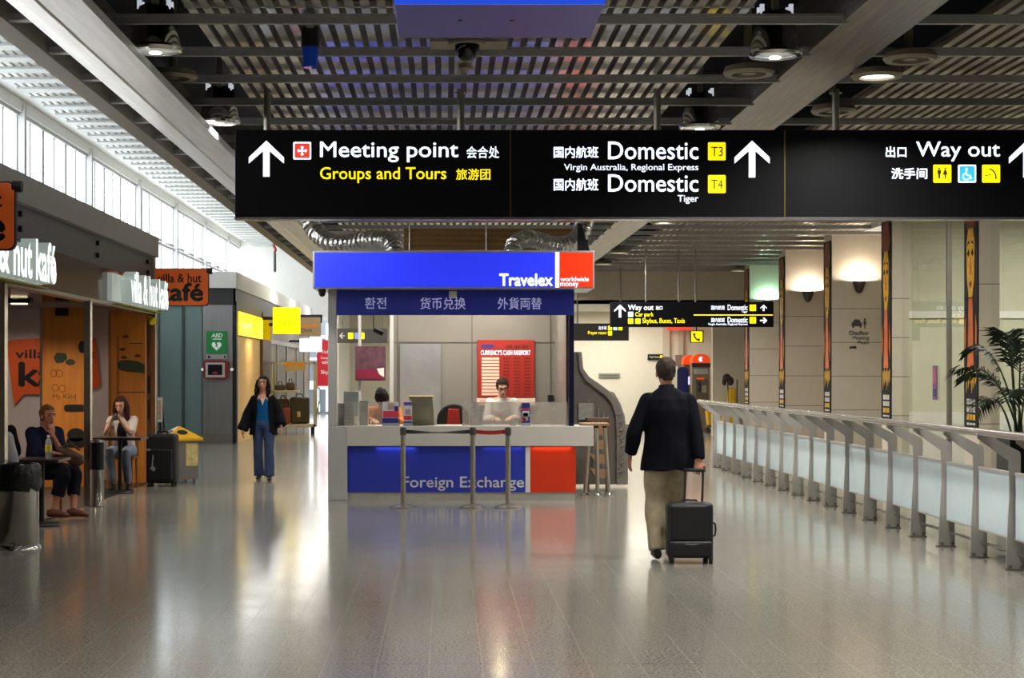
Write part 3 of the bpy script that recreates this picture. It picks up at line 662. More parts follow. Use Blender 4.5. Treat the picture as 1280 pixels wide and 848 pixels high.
# dark flared screen beside the kiosk
GY = 24.5
car = M('carved_grey', (104, 98, 92), .6, .1, .10, 4, bump=.3, bscale=12); car2 = M('carved_rim', (126, 120, 112), .55, .1, .10, 4, bump=.3, bscale=14)
t = thing('carved_screen', 'dark grey curved carved screen standing beside the kiosk', 'screen', (X(750, GY), GY, 0))
prof = [(717, 440), (727, 440), (728, 461), (733, 472), (745, 481), (757, 487), (762, 489), (768, 491), (776, 505), (781, 520), (784, 545), (785, 575), (785, 606), (717, 606)]
part('body', MB().prism([(X(a, GY), GY, Z(c_, GY)) for a, c_ in prof], (0, .25, 0)), car, t, bevel=.015)
rim = [(722, 440), (724, 462), (731, 476), (744, 486), (756, 495), (764, 505), (769, 520), (770, 545), (770, 575), (770, 606)]
outer = [(727, 440), (729, 461), (736, 471), (748, 479), (760, 488), (772, 498), (779, 516), (783, 545), (784, 575), (784, 606)]
part('rim', MB().prism([(X(a, GY), GY - .05, Z(c_, GY)) for a, c_ in rim + outer[::-1]], (0, .06, 0)), car2, t, bevel=.012)
b = MB()
for i in range(8):
    z_ = .14 + .12 * i; xx = X(776, GY) - (.012 * max(0, i - 5)); b.tube([(xx - .045, GY - .052, z_), (xx + .025, GY - .054, z_ + .05), (xx - .025, GY - .054, z_ + .08), (xx + .045, GY - .052, z_ + .1)], .010, 6)
part('carving', b, car2, t, smooth=60)
b = MB()
for i in range(5): b.box(X(735 + 6 * i, GY), X(737 + 6 * i, GY), GY - .02, GY, .2, Z(500 + i * 5, GY))
part('flute', b, car2, t)
t = thing('lit_notice', 'small grey notice plate on the carved screen', 'notice', (X(731, GY), GY - .03, Z(527, GY)))
part('plate', MB().box(X(723, GY), X(741, GY), GY - .035, GY - .02, Z(525, GY), Z(504, GY)), M('plate_grey', (150, 146, 140), .4, 0, .2, 14), t)
t = thing('brochure_rack', 'timber brochure rack with tan pockets beside the kiosk end', 'rack', (X(750, 23.6), 23.6, 0))
tan = M('rack_tan', (150, 118, 88), .5, 0, .1); rfr = M('rack_frame', (104, 76, 52), .5, 0, .12)
part('frame', MB().box(X(734, 23.6), X(737, 23.6), 23.6, 23.9, 0, Z(524, 23.6)).box(X(759, 23.6), X(762, 23.6), 23.6, 23.9, 0, Z(524, 23.6)).box(X(734, 23.6), X(762, 23.6), 23.58, 23.9, Z(527, 23.6), Z(523, 23.6)), rfr, t)
for i in range(4):
    p0 = 532 + 18 * i
    part('pocket', MB().prism([(X(738, 23.6), 23.62, Z(p0, 23.6)), (X(759, 23.6), 23.62, Z(p0, 23.6)), (X(759, 23.6), 23.62, Z(p0 + 12, 23.6)), (X(745, 23.6), 23.62, Z(p0 + 12, 23.6))], (0, .2, 0)), tan, t)

# silver flexible ducts and the bronze duct above the kiosk
foil = M('duct_foil', (196, 194, 190), .22, 1.0, .12, 9, bump=.6, bscale=30)
def duct(pts, r, name, label):
    P = [Vector(p) for p in pts]; path = []
    for i in range(len(P) - 1):
        p0, p1, p2, p3 = P[max(i - 1, 0)], P[i], P[i + 1], P[min(i + 2, len(P) - 1)]
        for k in range(14):
            u = k / 14; path.append(.5 * ((2 * p1) + (p2 - p0) * u + (2 * p0 - 5 * p1 + 4 * p2 - p3) * u * u + (3 * p1 - p0 - 3 * p2 + p3) * u ** 3))
    path.append(P[-1])
    single(name, MB().tube(path, [r * (1 + (.09 if k % 3 == 0 else -.04) + random.uniform(-.04, .04)) for k in range(len(path))], 18), foil, label, 'duct', pts[0], smooth=25)
def dp(px, py, y): return (X(px, y), y, Z(py, y))
duct([dp(383, 258, 23.8), dp(392, 285, 23.8), dp(412, 303, 23.6), dp(440, 304, 23.4), dp(465, 300, 23.2), dp(487, 303, 23.0), dp(494, 318, 22.9)], .13, 'flexible_duct', 'silver flexible duct arching over the left end of the kiosk roof')
duct([dp(640, 320, 22.9), dp(645, 304, 23.0), dp(662, 298, 23.2), dp(685, 304, 23.3), dp(706, 306, 23.4), dp(723, 296, 23.6), dp(732, 275, 23.8)], .115, 'flexible_duct', 'bronze-lit flexible duct over the right end of the kiosk roof')
t = thing('air_duct', 'long bronze rectangular air duct above and behind the kiosk', 'duct', (.8, 27, 3.66))
part('body', MB().box(X(505, 27), X(735, 27), 27, 27.6, Z(313, 27), Z(286, 27)), M('duct_bronze', (128, 98, 62), .35, .5, .12, 2, stretch=(.3, 1, 5)), t)
b = MB()
for pz in (290, 297, 304): b.box(X(505, 27), X(735, 27), 26.96, 27, Z(pz + 2.5, 27), Z(pz, 27))
part('rib', b, M('duct_rib', (150, 112, 66), .3, .6), t)
part('hanger', MB().cyl((X(512, 26.9), 26.95, Z(313, 27)), (X(512, 26.9), 26.95, 4.4), .014).cyl((X(608, 26.9), 26.95, Z(313, 27)), (X(608, 26.9), 26.95, 4.4), .014).cyl((X(720, 26.9), 27.3, Z(290, 27)), (X(720, 26.9), 27.3, 4.4), .014), steel, t)
t = thing('roof_brace', 'dark triangular brace at the right end of the kiosk roof', 'brace', (X(738, 22.9), 22.9, 3.2))
part('plate', MB().prism([(X(722, 22.9), 22.9, 3.2), (X(741, 22.9), 22.9, 3.2), (X(727, 22.9), 22.9, Z(280, 22.9)), (X(722, 22.9), 22.9, Z(280, 22.9))], (0, .04, 0)), dark, t)
# ------------------------------------------------------------------ hanging wayfinding signs
HY = 15.7
t = thing('hanging_sign', 'long black overhead wayfinding sign starting with Meeting point', 'sign', (X(640, HY), HY, Z(271, HY)))
z0, z1 = Z(271.5, HY), Z(162.5, HY); zt = Z(271, HY)
pxs = [293, 638, 981, 1324, 1600]
for i in range(4):
    part('panel', MB().box(X(pxs[i], HY) + .006, X(pxs[i + 1], HY) - .006, HY, HY + .16, z0, z1), signblack, t, bevel=.004)
b = MB()
for p_ in pxs[1:4]: b.box(X(p_, HY) - .006, X(p_, HY) + .006, HY - .002, HY + .15, z0, z1)
part('seam', b, M('seam_brass', (92, 78, 22), .4, .5), t)
part('edge_rail', MB().box(X(293, HY), X(1600, HY), HY - .004, HY + .166, z0 - .022, z0), M('edge_alu', (168, 164, 166), .25, .9), t)
for px in (333, 576, 823, 1047, 1330):
    b = MB().cyl((X(px, HY), HY + .08, z1 - .01), (X(px, HY), HY + .08, CZ + .03), .034, n=14).cyl((X(px, HY), HY + .08, CZ - .01), (X(px, HY), HY + .08, CZ + .0), .06, n=14)
    part('hanger', b, steel, t, smooth=40)
F = HY - .002
def arr(cx, p0, p1, y, par, w=44, tk=8.2, m_=white_lit):
    b = MB().prism(arrow_pts(X(cx, y), Z(p1, y), Z(p0, y), y - .001, w * y / FPX, tk * y / FPX), (0, -.004, 0)); part('arrow', b, m_, par)
arr(333, 176, 221, F, t); arr(940, 176, 222, F, t); arr(1283, 176, 222, F, t)
tpx('Meeting point', (400, 177, 573, 203), F, white_lit, t, bold=.010)
tpx('会合处', (583, 183, 624, 198), F, white_lit, t, bold=.012)
tpx('Groups and Tours', (400, 209, 558, 229), F, yellow_lit, t, bold=.009)
tpx('旅游团', (570, 211, 613, 225), F, yellow_lit, t, bold=.012)
for p0, p1 in ((183, 198), (223, 239)): tpx('国内航班', (692, p0, 748, p1 - .3), F, white_lit, t, bold=.02)
tpx('Domestic', (760, 177, 873, 199.5), F, white_lit, t, bold=.010)
tpx('Virgin Australia, Regional Express', (705, 205, 873, 215.5), F, white_lit, t, bold=.008)
tpx('Domestic', (760, 218, 873, 240), F, white_lit, t, bold=.010)
tpx('Tiger', (847, 244, 873, 255), F, white_lit, t, bold=.008)
pict = M('pictogram_dark', (70, 62, 10), .5)
for p0, s in ((178, 'T3'), (219, 'T4')):
    sq(885, 907, p0, p0 + 22.5, F, yellow_lit, t); tpx(s, (889, p0 + 5.5, 903.5, p0 + 17.5), F - .004, pict, t, bold=0)
sq(366.5, 389, 177.5, 199.5, F, white_lit, t); sq(368.5, 387, 179.5, 197.5, F - .003, red_lit, t)
b = MB(); y = F - .008; cx, cz_ = X(377.7, y), Z(188.6, y); u = HY / FPX
b.box(cx - 6 * u, cx + 6 * u, y - .002, y, cz_ - .9 * u, cz_ + .9 * u); b.box(cx - .9 * u, cx + .9 * u, y - .002, y, cz_ - 6 * u, cz_ + 6 * u)
for dx, dz in ((1, 0), (-1, 0), (0, 1), (0, -1)):
    b.prism([(cx + dx * 2 * u, y, cz_ + dz * 2 * u), (cx + (dx * 5 + dz * 2.6) * u, y, cz_ + (dz * 5 + dx * 2.6) * u), (cx + (dx * 5 - dz * 2.6) * u, y, cz_ + (dz * 5 - dx * 2.6) * u)], (0, -.002, 0))
part('pictogram', b, white_lit, t)
tpx('出口', (1107, 183, 1133, 197), F, white_lit, t, bold=.02)
tpx('Way out', (1145, 177, 1250, 202), F, white_lit, t, bold=.010)
tpx('洗手间', (1114, 210, 1159, 224), F, white_lit, t, bold=.02)
sq(1166.5, 1189, 206, 228.5, F, yellow_lit, t); sq(1197.5, 1220, 206, 228.5, F, white_lit, t); sq(1199.5, 1218, 208, 226.5, F - .003, cyan_lit, t); sq(1227.5, 1250, 206, 228.5, F, yellow_lit, t)
def figure(b, cx, p0, skirt):
    y = F - .006; c = lambda a, q: (X(cx + a, y), y, Z(p0 + q, y))
    disc(b, X(cx, y), Z(p0 + 1.2, y), 1.2 * u, 1.2 * u, y, 8)
    if skirt: b.prism([c(-1, 3), c(1, 3), c(3, 9), c(.8, 9), c(.8, 14), c(-.8, 14), c(-.8, 9), c(-3, 9)], (0, -.002, 0))
    else: b.prism([c(-2.2, 3), c(2.2, 3), c(2.2, 8), c(1.2, 8), c(1, 14), c(-1, 14), c(-1.2, 8), c(-2.2, 8)], (0, -.002, 0))
b = MB(); figure(b, 1174, 209.5, False); figure(b, 1181.5, 209.5, True); part('pictogram', b, pict, t)
b = MB(); y = F - .008
disc(b, X(1208, y), Z(211.5, y), 1.5 * u, 1.5 * u, y, 10)
b.tube([(X(1208, y), y, Z(213, y)), (X(1208.3, y), y, Z(219, y)), (X(1212.5, y), y, Z(219.3, y)), (X(1214.2, y), y, Z(224, y))], 1.0 * u, 6)
b.tube([(X(1208 + 4.2 * math.cos(a), y), y, Z(220.5 + 4.2 * math.sin(a), y)) for a in [-2.2 + .35 * k - 1.5 for k in range(-6, 6)]], .7 * u, 6)
part('pictogram', b, white_lit, t)
b = MB(); y = F - .006
b.tube([(X(1237, y), y, Z(211, y)), (X(1241, y), y, Z(213, y)), (X(1244.5, y), y, Z(218, y)), (X(1245, y), y, Z(224, y))], .8 * u, 6); b.tube([(X(1231.5, y), y, Z(219, y)), (X(1234, y), y, Z(219.6, y))], .6 * u, 6); b.tube([(X(1235.5, y), y, Z(219.2, y)), (X(1238, y), y, Z(217.8, y))], .6 * u, 6)
part('pictogram', b, pict, t)

FY = 36.0
t = thing('hanging_sign', 'black Way out and Domestic sign hung far down the hall', 'sign', (X(865, FY), FY, Z(409, FY)))
part('panel', MB().box(X(763, FY), X(967, FY), FY, FY + .14, Z(409, FY), Z(377.5, FY)), signblack, t)
for px in (808, 849, 870): part('hanger', MB().cyl((X(px, FY), FY + .07, Z(378, FY)), (X(px, FY), FY + .07, CZ + .1), .022), steel, t)
F2 = FY - .002
arr(775, 381, 397, F2, t, 14, 3); 
part('divider', MB().box(X(867, FY), X(966, FY), F2 - .004, F2, Z(394.6, FY), Z(393.4, FY)), yellow_lit, t)
tpx('Way out', (785, 381, 817, 390), F2, white_lit, t, bold=.012); tpx('出口', (820, 382.5, 828, 387.5), F2, white_lit, t, bold=.02)
tpx('Car park', (794, 390.5, 817, 397.5), F2, yellow_lit, t, bold=.009); tpx('Skybus, Buses, Taxis', (803, 398, 856, 406), F2, yellow_lit, t, bold=.009)
sq(785, 791.5, 390, 396.5, F2, M('pale_cyan', (190, 225, 245), .5, emit=.9), t); sq(785, 791.5, 398.5, 405, F2, yellow_lit, t); sq(794, 800.5, 398.5, 405, F2, yellow_lit, t)
for p0, s, q in ((381, 'Tiger', (927, 388.5, 934.5, 392)), (396.5, 'Virgin Australia, Regional Express', (885, 404, 934.5, 407.5))):
    tpx('国内航班', (889, p0 + 1, 906, p0 + 6.5), F2, white_lit, t, bold=.012); tpx('Domestic', (909.5, p0, 934.5, p0 + 7), F2, white_lit, t, bold=.012)
    tpx(s, q, F2, white_lit, t, bold=.012); sq(937, 945, p0, p0 + 8, F2, yellow_lit, t)
arr(954.5, 381, 389, F2, t, 8, 2)
b = MB(); y = F2 - .003
b.prism([(X(a, y), y, Z(c_, y)) for a, c_ in ((950, 400), (955.5, 400), (953.5, 397.8), (955.2, 397), (959, 400.8), (955.2, 404.6), (953.5, 403.8), (955.5, 401.8), (950, 401.8))], (0, -.004, 0)); part('arrow', b, white_lit, t)

GY2 = 42.5
t = thing('hanging_sign', 'dim black Prayer room sign hung behind the Way out sign', 'sign', (X(750, GY2), GY2, Z(426, GY2)))
part('panel', MB().box(X(713, GY2), X(786, GY2), GY2, GY2 + .12, Z(426, GY2), Z(404.5, GY2)), M('sign_brownblack', (40, 36, 30), .4), t)
tpx('洗手间', (748, 408, 758, 412.5), GY2, white_lit, t, bold=.012); tpx('Prayer room', (735, 414, 758, 419.5), GY2, yellow_lit, t, bold=.009)
sq(760, 765, 407.5, 413, GY2, yellow_lit, t); sq(766.5, 771.5, 407.5, 413, GY2, M('pale_cyan'), t); sq(773, 778, 407.5, 413, GY2, yellow_lit, t); sq(760, 765, 414, 419.5, GY2, yellow_lit, t)
for px in (722, 776): part('hanger', MB().cyl((X(px, GY2), GY2 + .06, Z(405, GY2)), (X(px, GY2), GY2 + .06, 4.4), .02), steel, t)

t = thing('wall_sign', 'small black Prayer Room door sign on the cream lobby wall', 'sign', (X(819, 49.9), 49.95, Z(450, 49.9)))
part('plate', MB().box(X(810, 49.9), X(829, 49.9), 49.92, 50.0, Z(450, 49.9), Z(443, 49.9)), dark, t)
tpx('Prayer Room', (812, 445, 824, 448.5), 49.92, M('sign_dim_white', (190, 190, 170), .5, emit=.3), t)
sq(825, 828, 444.5, 448.5, 49.92, yellow_lit, t)
t = thing('hanging_sign', 'yellow square telephone sign above the payphones', 'sign', (X(871, 48.6), 48.6, Z(428, 48.6)))
part('panel', MB().box(X(863, 48.6), X(879.5, 48.6), 48.6, 48.75, Z(428.5, 48.6), Z(413.5, 48.6)), dark, t); sq(864, 878, 414.5, 427.5, 48.6, yellow_lit, t)
y = 48.59
part('pictogram', MB().tube([(X(a, y), y, Z(c_, y)) for a, c_ in ((868, 417), (867.6, 419.5), (869, 422.5), (871.5, 424.8), (874.5, 425))], [.05, .025, .025, .025, .05], 8), pict, t)
part('hanger', MB().cyl((X(871, 48.6), 48.67, Z(414, 48.6)), (X(871, 48.6), 48.67, 3.52), .02), dark, t)
t = thing('red_sign_strip', 'thin red sign strip under the Way out sign in the lobby', 'sign', (X(848, 49.5), 49.5, Z(412, 49.5)))
part('panel', MB().box(X(833, 49.5), X(864, 49.5), 49.4, 49.6, Z(412.5, 49.5), Z(408, 49.5)), red_lit, t); part('hanger', MB().cyl((X(848, 49.5), 49.5, Z(409, 49.5)), (X(848, 49.5), 49.5, 3.55), .02), dark, t)
t = thing('wall_vent', 'grey slotted vent plate low on the cream lobby wall', 'vent', (X(762, 49.9), 49.95, Z(472, 49.9)))
part('frame', MB().box(X(749, 49.9), X(775, 49.9), 49.93, 50.0, Z(472, 49.9), Z(467, 49.9)), M('vent_grey', (150, 150, 144), .4, .3), t)
part('slot', MB().box(X(751, 49.9), X(773, 49.9), 49.92, 49.93, Z(470.3, 49.9), Z(469, 49.9)), M('vent_slot', (96, 98, 94), .5), t)

# ------------------------------------------------------------------ hung from the ceiling
t = thing('hanging_sign', 'blue lit sign box overhead, cut by the top picture edge', 'sign', (X(624, 9.1), 9.4, 3.57))
zb = EYE + 461 * 9.1 / FPX; xl, xr = X(493, 9.1), X(756, 9.1)
part('case', MB().box(xl, xr, 9.1, 10.0, zb, zb + .55), M('case_blue', (62, 54, 176), .35, .1, .05), t, bevel=.004)
part('face', MB().box(xl, xr, 9.08, 9.1, zb, zb + .55), M('face_royal', (40, 84, 235), .35, emit=.7), t)
b = MB()
for px in (575, 640): b.lathe([(.0, -.012), (.012, -.01), (.012, 0)], (X(px, 9.5), 9.5, zb), 10)
part('screw', b, steel, t)
part('hanger', MB().cyl((xl + .25, 9.55, zb + .55), (xl + .25, 9.55, 4.4), .025).cyl((xr - .25, 9.55, zb + .55), (xr - .25, 9.55, 4.4), .025), steel, t)

lensm = M('lamp_lens', (240, 238, 228), .25, .1, 0, emit=.9); lens_hot = M('lamp_hot', (255, 252, 240), .2, emit=5.0)
def downlight(x, y, label):
    t = thing('downlight', label, 'downlight', (0, 0, 0), 'chrome pendant downlights')
    part('reflector', MB().lathe([(.10, .36), (.14, .34), (.17, .2), (.2, .04), (.19, .04), (.16, .2), (.12, .32), (.10, .33)], (0, 0, 0), 28), chrome, t, smooth=40)
    part('lens_ring', MB().lathe([(.205, .04), (.215, .02), (.205, 0), (.17, -.005), (.17, .01), (.19, .03)], (0, 0, 0), 28), chrome, t, smooth=40)
    part('lens', MB().lathe([(.17, .012), (.12, .0), (.0, -.012)], (0, 0, 0), 28), M('lens_glass', (205, 205, 200), .12, .6, .35, 30, emit=.35), t, smooth=60)
    part('lamp', MB().lathe([(.0, -.02), (.045, -.016), (.05, -.004), (.0, -.002)], (0, 0, 0), 16), lens_hot, t)
    for a in (.5, 2.64, 3.64, 5.78): part('clip', MB().obox((.13 * math.cos(a), .13 * math.sin(a), .36), (Vector((1, 0, 0)), Vector((0, 1, 0)), Vector((0, 0, 1))), (.016, .016, .04)), M('clip_glint', (225, 228, 240), .3, .6, emit=.6), t)  # clips glow to stand in for highlights on the reflector
    part('stem', MB().cyl((0, 0, .34), (0, 0, 1.1), .03), M('stem_cream', (150, 140, 112), .5), t)
    t.location = (x, y, 4.17); return t
dl = [(-2.25, 13.1, 'chrome pendant downlight in the left ceiling gap nearest the camera'), (2.62, 13.3, 'chrome pendant downlight in the right gap beside the grey beam nearest the camera'),
      (-2.25, 16.85, 'smaller chrome pendant downlight in the left ceiling gap just above the long sign'), (2.62, 17.2, 'smaller chrome pendant downlight right of centre just above the long sign')]
d0 = None
for x, y, lb in dl:
    if d0 is None: d0 = downlight(x, y, lb)
    else: dup(d0, (x, y, 4.17), lb)
def flat_disc(x, y, label, lit):
    t = thing('round_downlight' if lit else 'ceiling_speaker', label, 'downlight' if lit else 'speaker', (0, 0, 0))
    rim_m = M('disc_cream', (150, 142, 124), .5, .2)
    part('ring', MB().lathe([(.2, .05), (.22, .0), (.2, -.025), (.15, -.02), (.14, .03)], (0, 0, 0), 28), rim_m, t, smooth=40)
    if lit: part('lens', MB().lathe([(.15, .0), (.0, -.012)], (0, 0, 0), 24), lens_hot, t)
    else:
        part('grille', MB().lathe([(.15, .02), (.09, .0), (.0, .0)], (0, 0, 0), 24), M('grille_dark', (66, 62, 54), .5), t); part('cone', MB().lathe([(.06, .0), (.06, -.012), (.0, -.018)], (0, 0, 0), 18), rim_m, t, smooth=40)
    part('stem', MB().cyl((.0, .05, .04), (.0, .05, 1.1), .035), M('stem_cream'), t)
    t.location = (x, y, 4.24); return t
sp0 = flat_disc(X(215, 14.6), 14.6, 'flat round cream speaker in the left ceiling gap between two downlights', False)
for px, y, lb in ((936, 14.4, 'flat round cream speaker in the dark gap left of the grey beam'), (1138, 13.75, 'flat round speaker beside the bright round light right of the grey beam'), (1042, 16.5, 'flat round speaker right of the grey beam just above the long sign')):
    dup(sp0, (X(px, y), y, 4.24), lb)
fd0 = flat_disc(3.75, 14.55, 'bright flat round light in the dark gap right of the grey beam', True)
for y, lb in ((28.7, 'bright round light just below the long sign right of the kiosk'), (35.8, 'bright round light above the red end of the kiosk sign, farther one of two'), (31.6, 'small round light right of the grey beam near the kiosk sign')):
    if y != 31.6: dup(fd0, (3.75, y, 4.24), lb)
dup(fd0, (3.75, 39.5, 4.24), 'farthest bright round light next to the red end of the kiosk sign')
bpy.data.objects['round_downlight.002']['label'] = 'bright round light between the long sign and the red kiosk sign corner'
dup(fd0, (X(924, 42), 42, 4.24), 'bright round light by the green-lit column')
t = thing('strobe_beacon', 'small blue strobe beacon under the striped ceiling at left', 'beacon', (X(388, 13.4), 13.4, 4.15))
part('lens', MB().cyl((X(388, 13.4), 13.4, 4.10), (X(388, 13.4), 13.4, 4.26), .058, .064, 16), M('beacon_blue', (16, 48, 132), .1, 0, .1, emit=.25), t, smooth=40)
part('base', MB().cyl((X(388, 13.4), 13.4, 4.26), (X(388, 13.4), 13.4, 4.42), .075, n=16), dark, t, smooth=40)
t = thing('dome_camera', 'black dome security camera on a cream plate under the striped ceiling', 'camera', (X(583, 13.5), 13.5, 4.2))
cx = X(584, 13.5)
part('plate', MB().lathe([(.15, .02), (.15, .0), (.0, -.004)], (cx, 13.5, 4.30), 24).box(cx - .3, cx + .33, 13.55, 13.9, 4.34, 4.36).cyl((cx, 13.5, 4.3), (cx, 13.5, 4.40), .04), M('plate_cream', (152, 144, 122), .5), t, smooth=40)
part('dome', MB().lathe([(.10, .0), (.098, -.045), (.075, -.10), (.035, -.13), (.0, -.135)], (cx, 13.5, 4.30), 22), M('dome_black', (12, 12, 14), .08), t, smooth=60)
t = thing('smoke_detector', 'small cream smoke detector behind the dome camera', 'detector', (X(581, 14.6), 14.6, 4.3))
part('body', MB().lathe([(.04, .08), (.055, .06), (.058, .03), (.035, .01), (.02, -.01), (.0, -.01)], (X(581, 14.9), 14.9, 4.335), 18), M('plate_cream'), t, smooth=40)
part('base', MB().cyl((X(581, 14.9), 14.9, 4.36), (X(581, 14.9), 14.9, 4.42), .05), M('plate_cream'), t)
t = thing('cable_hoist', 'short chain hoist hanging against the bright end wall', 'hoist', (X(343, 60), 60, Z(338, 60)))
part('cable', MB().cyl((X(344, 60), 60, Z(302, 60)), (X(344, 60), 60, 6.85), .02), dark, t)
part('hook_block', MB().tube([(X(344, 60), 60, Z(302, 60)), (X(342, 60), 60, Z(307, 60)), (X(344.5, 60), 60, Z(312, 60)), (X(343, 60), 60, Z(317, 60))], .05, 8), M('hoist_red', (150, 60, 44), .5), t)
part('weight', MB().cyl((X(343.5, 60), 60, Z(317, 60)), (X(343.5, 60), 60, Z(340, 60)), .05), M('weight_grey', (80, 80, 76), .4), t)

# ------------------------------------------------------------------ sconces and banners on the right columns
for i, (cy, px, pz, col, lb, pw) in enumerate(((32.3, 1074, 350, (1, .86, .7), 'half-cone wall sconce on the column with the car pictogram', 90), (36.7, 1010, 363, (1, .86, .7), 'half-cone wall sconce on the middle lit column', 85), (41.0, 960, 374, (.45, 1, .75), 'green-glowing wall sconce on the farthest column', 60))):
    x = X(px, cy); z = Z(pz, cy) - .02
    t = thing('wall_sconce', lb, 'sconce', (x, cy, z - .22))
    n = 14; rs = []
    for r, zz in ((.02, -.24), (.07, -.2), (.11, -.08), (.135, .0), (.12, .0), (.06, -.14)):
        rs.append([(x + r * math.cos(PI + PI * k / n), cy + r * math.sin(PI + PI * k / n), z + zz) for k in range(n + 1)])
    part('shade', MB().rings([[Vector(p) for p in r] for r in rs]), M('sconce_bronze', (78, 70, 62), .3, .7), t, smooth=40)
    part('lamp', MB().ell((x, cy - .06, z - .09), (.05, .03, .025)), M('sconce_glow_%d' % i, tuple(int(255 * min(1, c_ + .1)) for c_ in col), .5, emit=5), t)
    point_light('sconce_lamp', (x, cy - .065, z - .015), pw, col, .02)
ban_m = M('banner_black', (16, 12, 10), .8, 0, .2, 5); ban_o = M('banner_orange', (196, 92, 28), .45, 0, .35, 3.5); ban_y = M('banner_gold', (214, 160, 34), .45, 0, .3, 9); ban_w = M('banner_white', (205, 200, 190), .5)
BL = ['nearest column, behind the palm', 'second column from the palm, left of the glass screen', 'column carrying the car pictogram', 'middle lit column with the second sconce', 'farthest column, lit green']
for i, cy in enumerate(CY):
    x = 7.455
    t = thing('column_banner', 'tall dark portrait banner on the ' + BL[i], 'banner', (x, cy + .33, .85), 'column banners')
    part('sheet', MB().box(x - .012, x, cy + .03, cy + .64, .85, 4.22), ban_m, t)
    def P(u, v): return (x - .014, cy + .335 + .29 * u, v)
    def pl(name, pts, m_, off=0.0): part(name, MB().prism([(p[0] - off, p[1], p[2]) for p in [P(*q) for q in pts]], (-.003, 0, 0)), m_, t)
    pl('print_block', [(-.95, 3.9), (-.5, 4.2), (.6, 4.2), (.95, 3.85), (.6, 3.7), (-.7, 3.72)], M('banner_rust', (110, 44, 22), .45, 0, .4, 9))
    pl('print_block', [(-.62, 3.5), (-.35, 3.72), (.35, 3.72), (.62, 3.5), (.55, 3.0), (.25, 2.72), (-.25, 2.72), (-.55, 3.0)], ban_y)
    pl('print_block', [(-.3, 2.74), (.3, 2.74), (.42, 2.0), (.5, 1.75), (-.5, 1.75), (-.42, 2.0)], ban_o)
    for s in (-1, 1):
        pl('print_block', [(s * .12, 3.36), (s * .3, 3.42), (s * .5, 3.36), (s * .3, 3.31)], ban_m, .004); pl('print_block', [(s * .1, 3.5), (s * .3, 3.54), (s * .54, 3.47), (s * .3, 3.5)], ban_m, .004)
        pl('print_block', [(s * .75, 2.5), (s * .95, 2.3), (s * .9, 1.9), (s * .7, 2.1)], ban_o)
    pl('print_block', [(-.08, 3.3), (.08, 3.3), (.13, 3.06), (-.13, 3.06)], ban_o, .004); pl('print_block', [(-.25, 2.93), (0, 2.97), (.25, 2.93), (0, 2.86)], M('banner_rust'), .004)
    for j in range(6): pl('print_block', [(-.85 + .28 * j, 1.74 - .05 * (j % 2)), (-.68 + .28 * j, 1.7), (-.72 + .28 * j, 1.5 - .06 * (j % 3)), (-.88 + .28 * j, 1.56)], ban_y)
    for j, (a, c_, m_) in enumerate(((1.22, 1.3, ban_w), (1.11, 1.19, ban_w), (1.0, 1.08, ban_y), (.93, .96, ban_w))):
        for k in range(3): pl('print_block', [(-.7 + .46 * k, a), (-.34 + .46 * k, a), (-.34 + .46 * k, c_), (-.7 + .46 * k, c_)], m_)
t = thing('wall_sign', 'grey car pictogram and Chauffeur Meeting Point lettering on a column', 'sign', (X(1074, 32.3), 32.3, Z(436, 32.3)))
YW = 32.295; dg = M('decal_grey', (70, 64, 60), .5)
tpx('Chauffeur', (1061, 413.5, 1086, 419), YW, dg, t, bold=.01); tpx('Meeting', (1066, 420.5, 1086.5, 426), YW, dg, t, bold=.01); tpx('Point', (1073, 426, 1086.5, 430.5), YW, dg, t, bold=.01)
b = MB(); q = lambda a, c_: (X(a, YW), YW, Z(c_, YW))
b.prism([q(64.5 + 1000, 408), q(1064.5, 404), q(1066, 403), q(1068, 399.5), q(1074, 399.5), q(1076, 403), q(1077.5, 404), q(1077.5, 408)], (0, -.004, 0))
b.prism([q(1065.5, 410), q(1065.5, 408), q(1067.5, 408), q(1067.5, 410)], (0, -.004, 0)); b.prism([q(1074.5, 410), q(1074.5, 408), q(1076.5, 408), q(1076.5, 410)], (0, -.004, 0))
disc(b, X(1081, YW), Z(399.5, YW), .02, .02, YW, 10); b.prism([q(1079.5, 401), q(1082.6, 401), q(1083, 406), q(1081.8, 406), q(1081.6, 411), q(1080.4, 411), q(1080.2, 406), q(1079, 406)], (0, -.004, 0))
b.prism([q(1061.5, 436), q(1062, 433.5), q(1070, 432.5), q(1071, 436)], (0, -.004, 0))
part('pictogram', b, dg, t)

# ------------------------------------------------------------------ railing on the right
RX = 4.81
t = thing('railing', 'long steel railing with frosted glass panels along the right side', 'railing', (RX, 22, 0))
rail_m = M('rail_steel', (180, 176, 170), .4, .35, .08, 3, stretch=(2, 2, .6))
frost = M('panel_frost', (205, 224, 228), .25, 0, .03, emit=.0)
ys = [13.2 + .966 * i for i in range(18)]
pprof = [(-.075, 0), (.075, 0), (.05, .62), (.052, .96), (.045, 1.0), (-.275, 1.16), (-.315, 1.13), (-.315, 1.11), (-.048, .92), (-.045, .62)]
for i, y in enumerate(ys):
    p_ = part('post', MB().prism([(RX + a, y - .006, c_) for a, c_ in pprof], (0, .012, 0)), rail_m, t)
    part('return', MB().box(RX + .07, RX + .082, y - .006, y + .08, 0, .8), rail_m, p_)
    b = MB().box(RX - .085, RX + .085, y - .03, y + .05, 0, .012)
    for a in (-.05, .05): b.cyl((RX + a, y - .02, .03), (RX + a, y - .05, .03), .016, n=10)
    part('foot_bolt', b, chrome, p_)
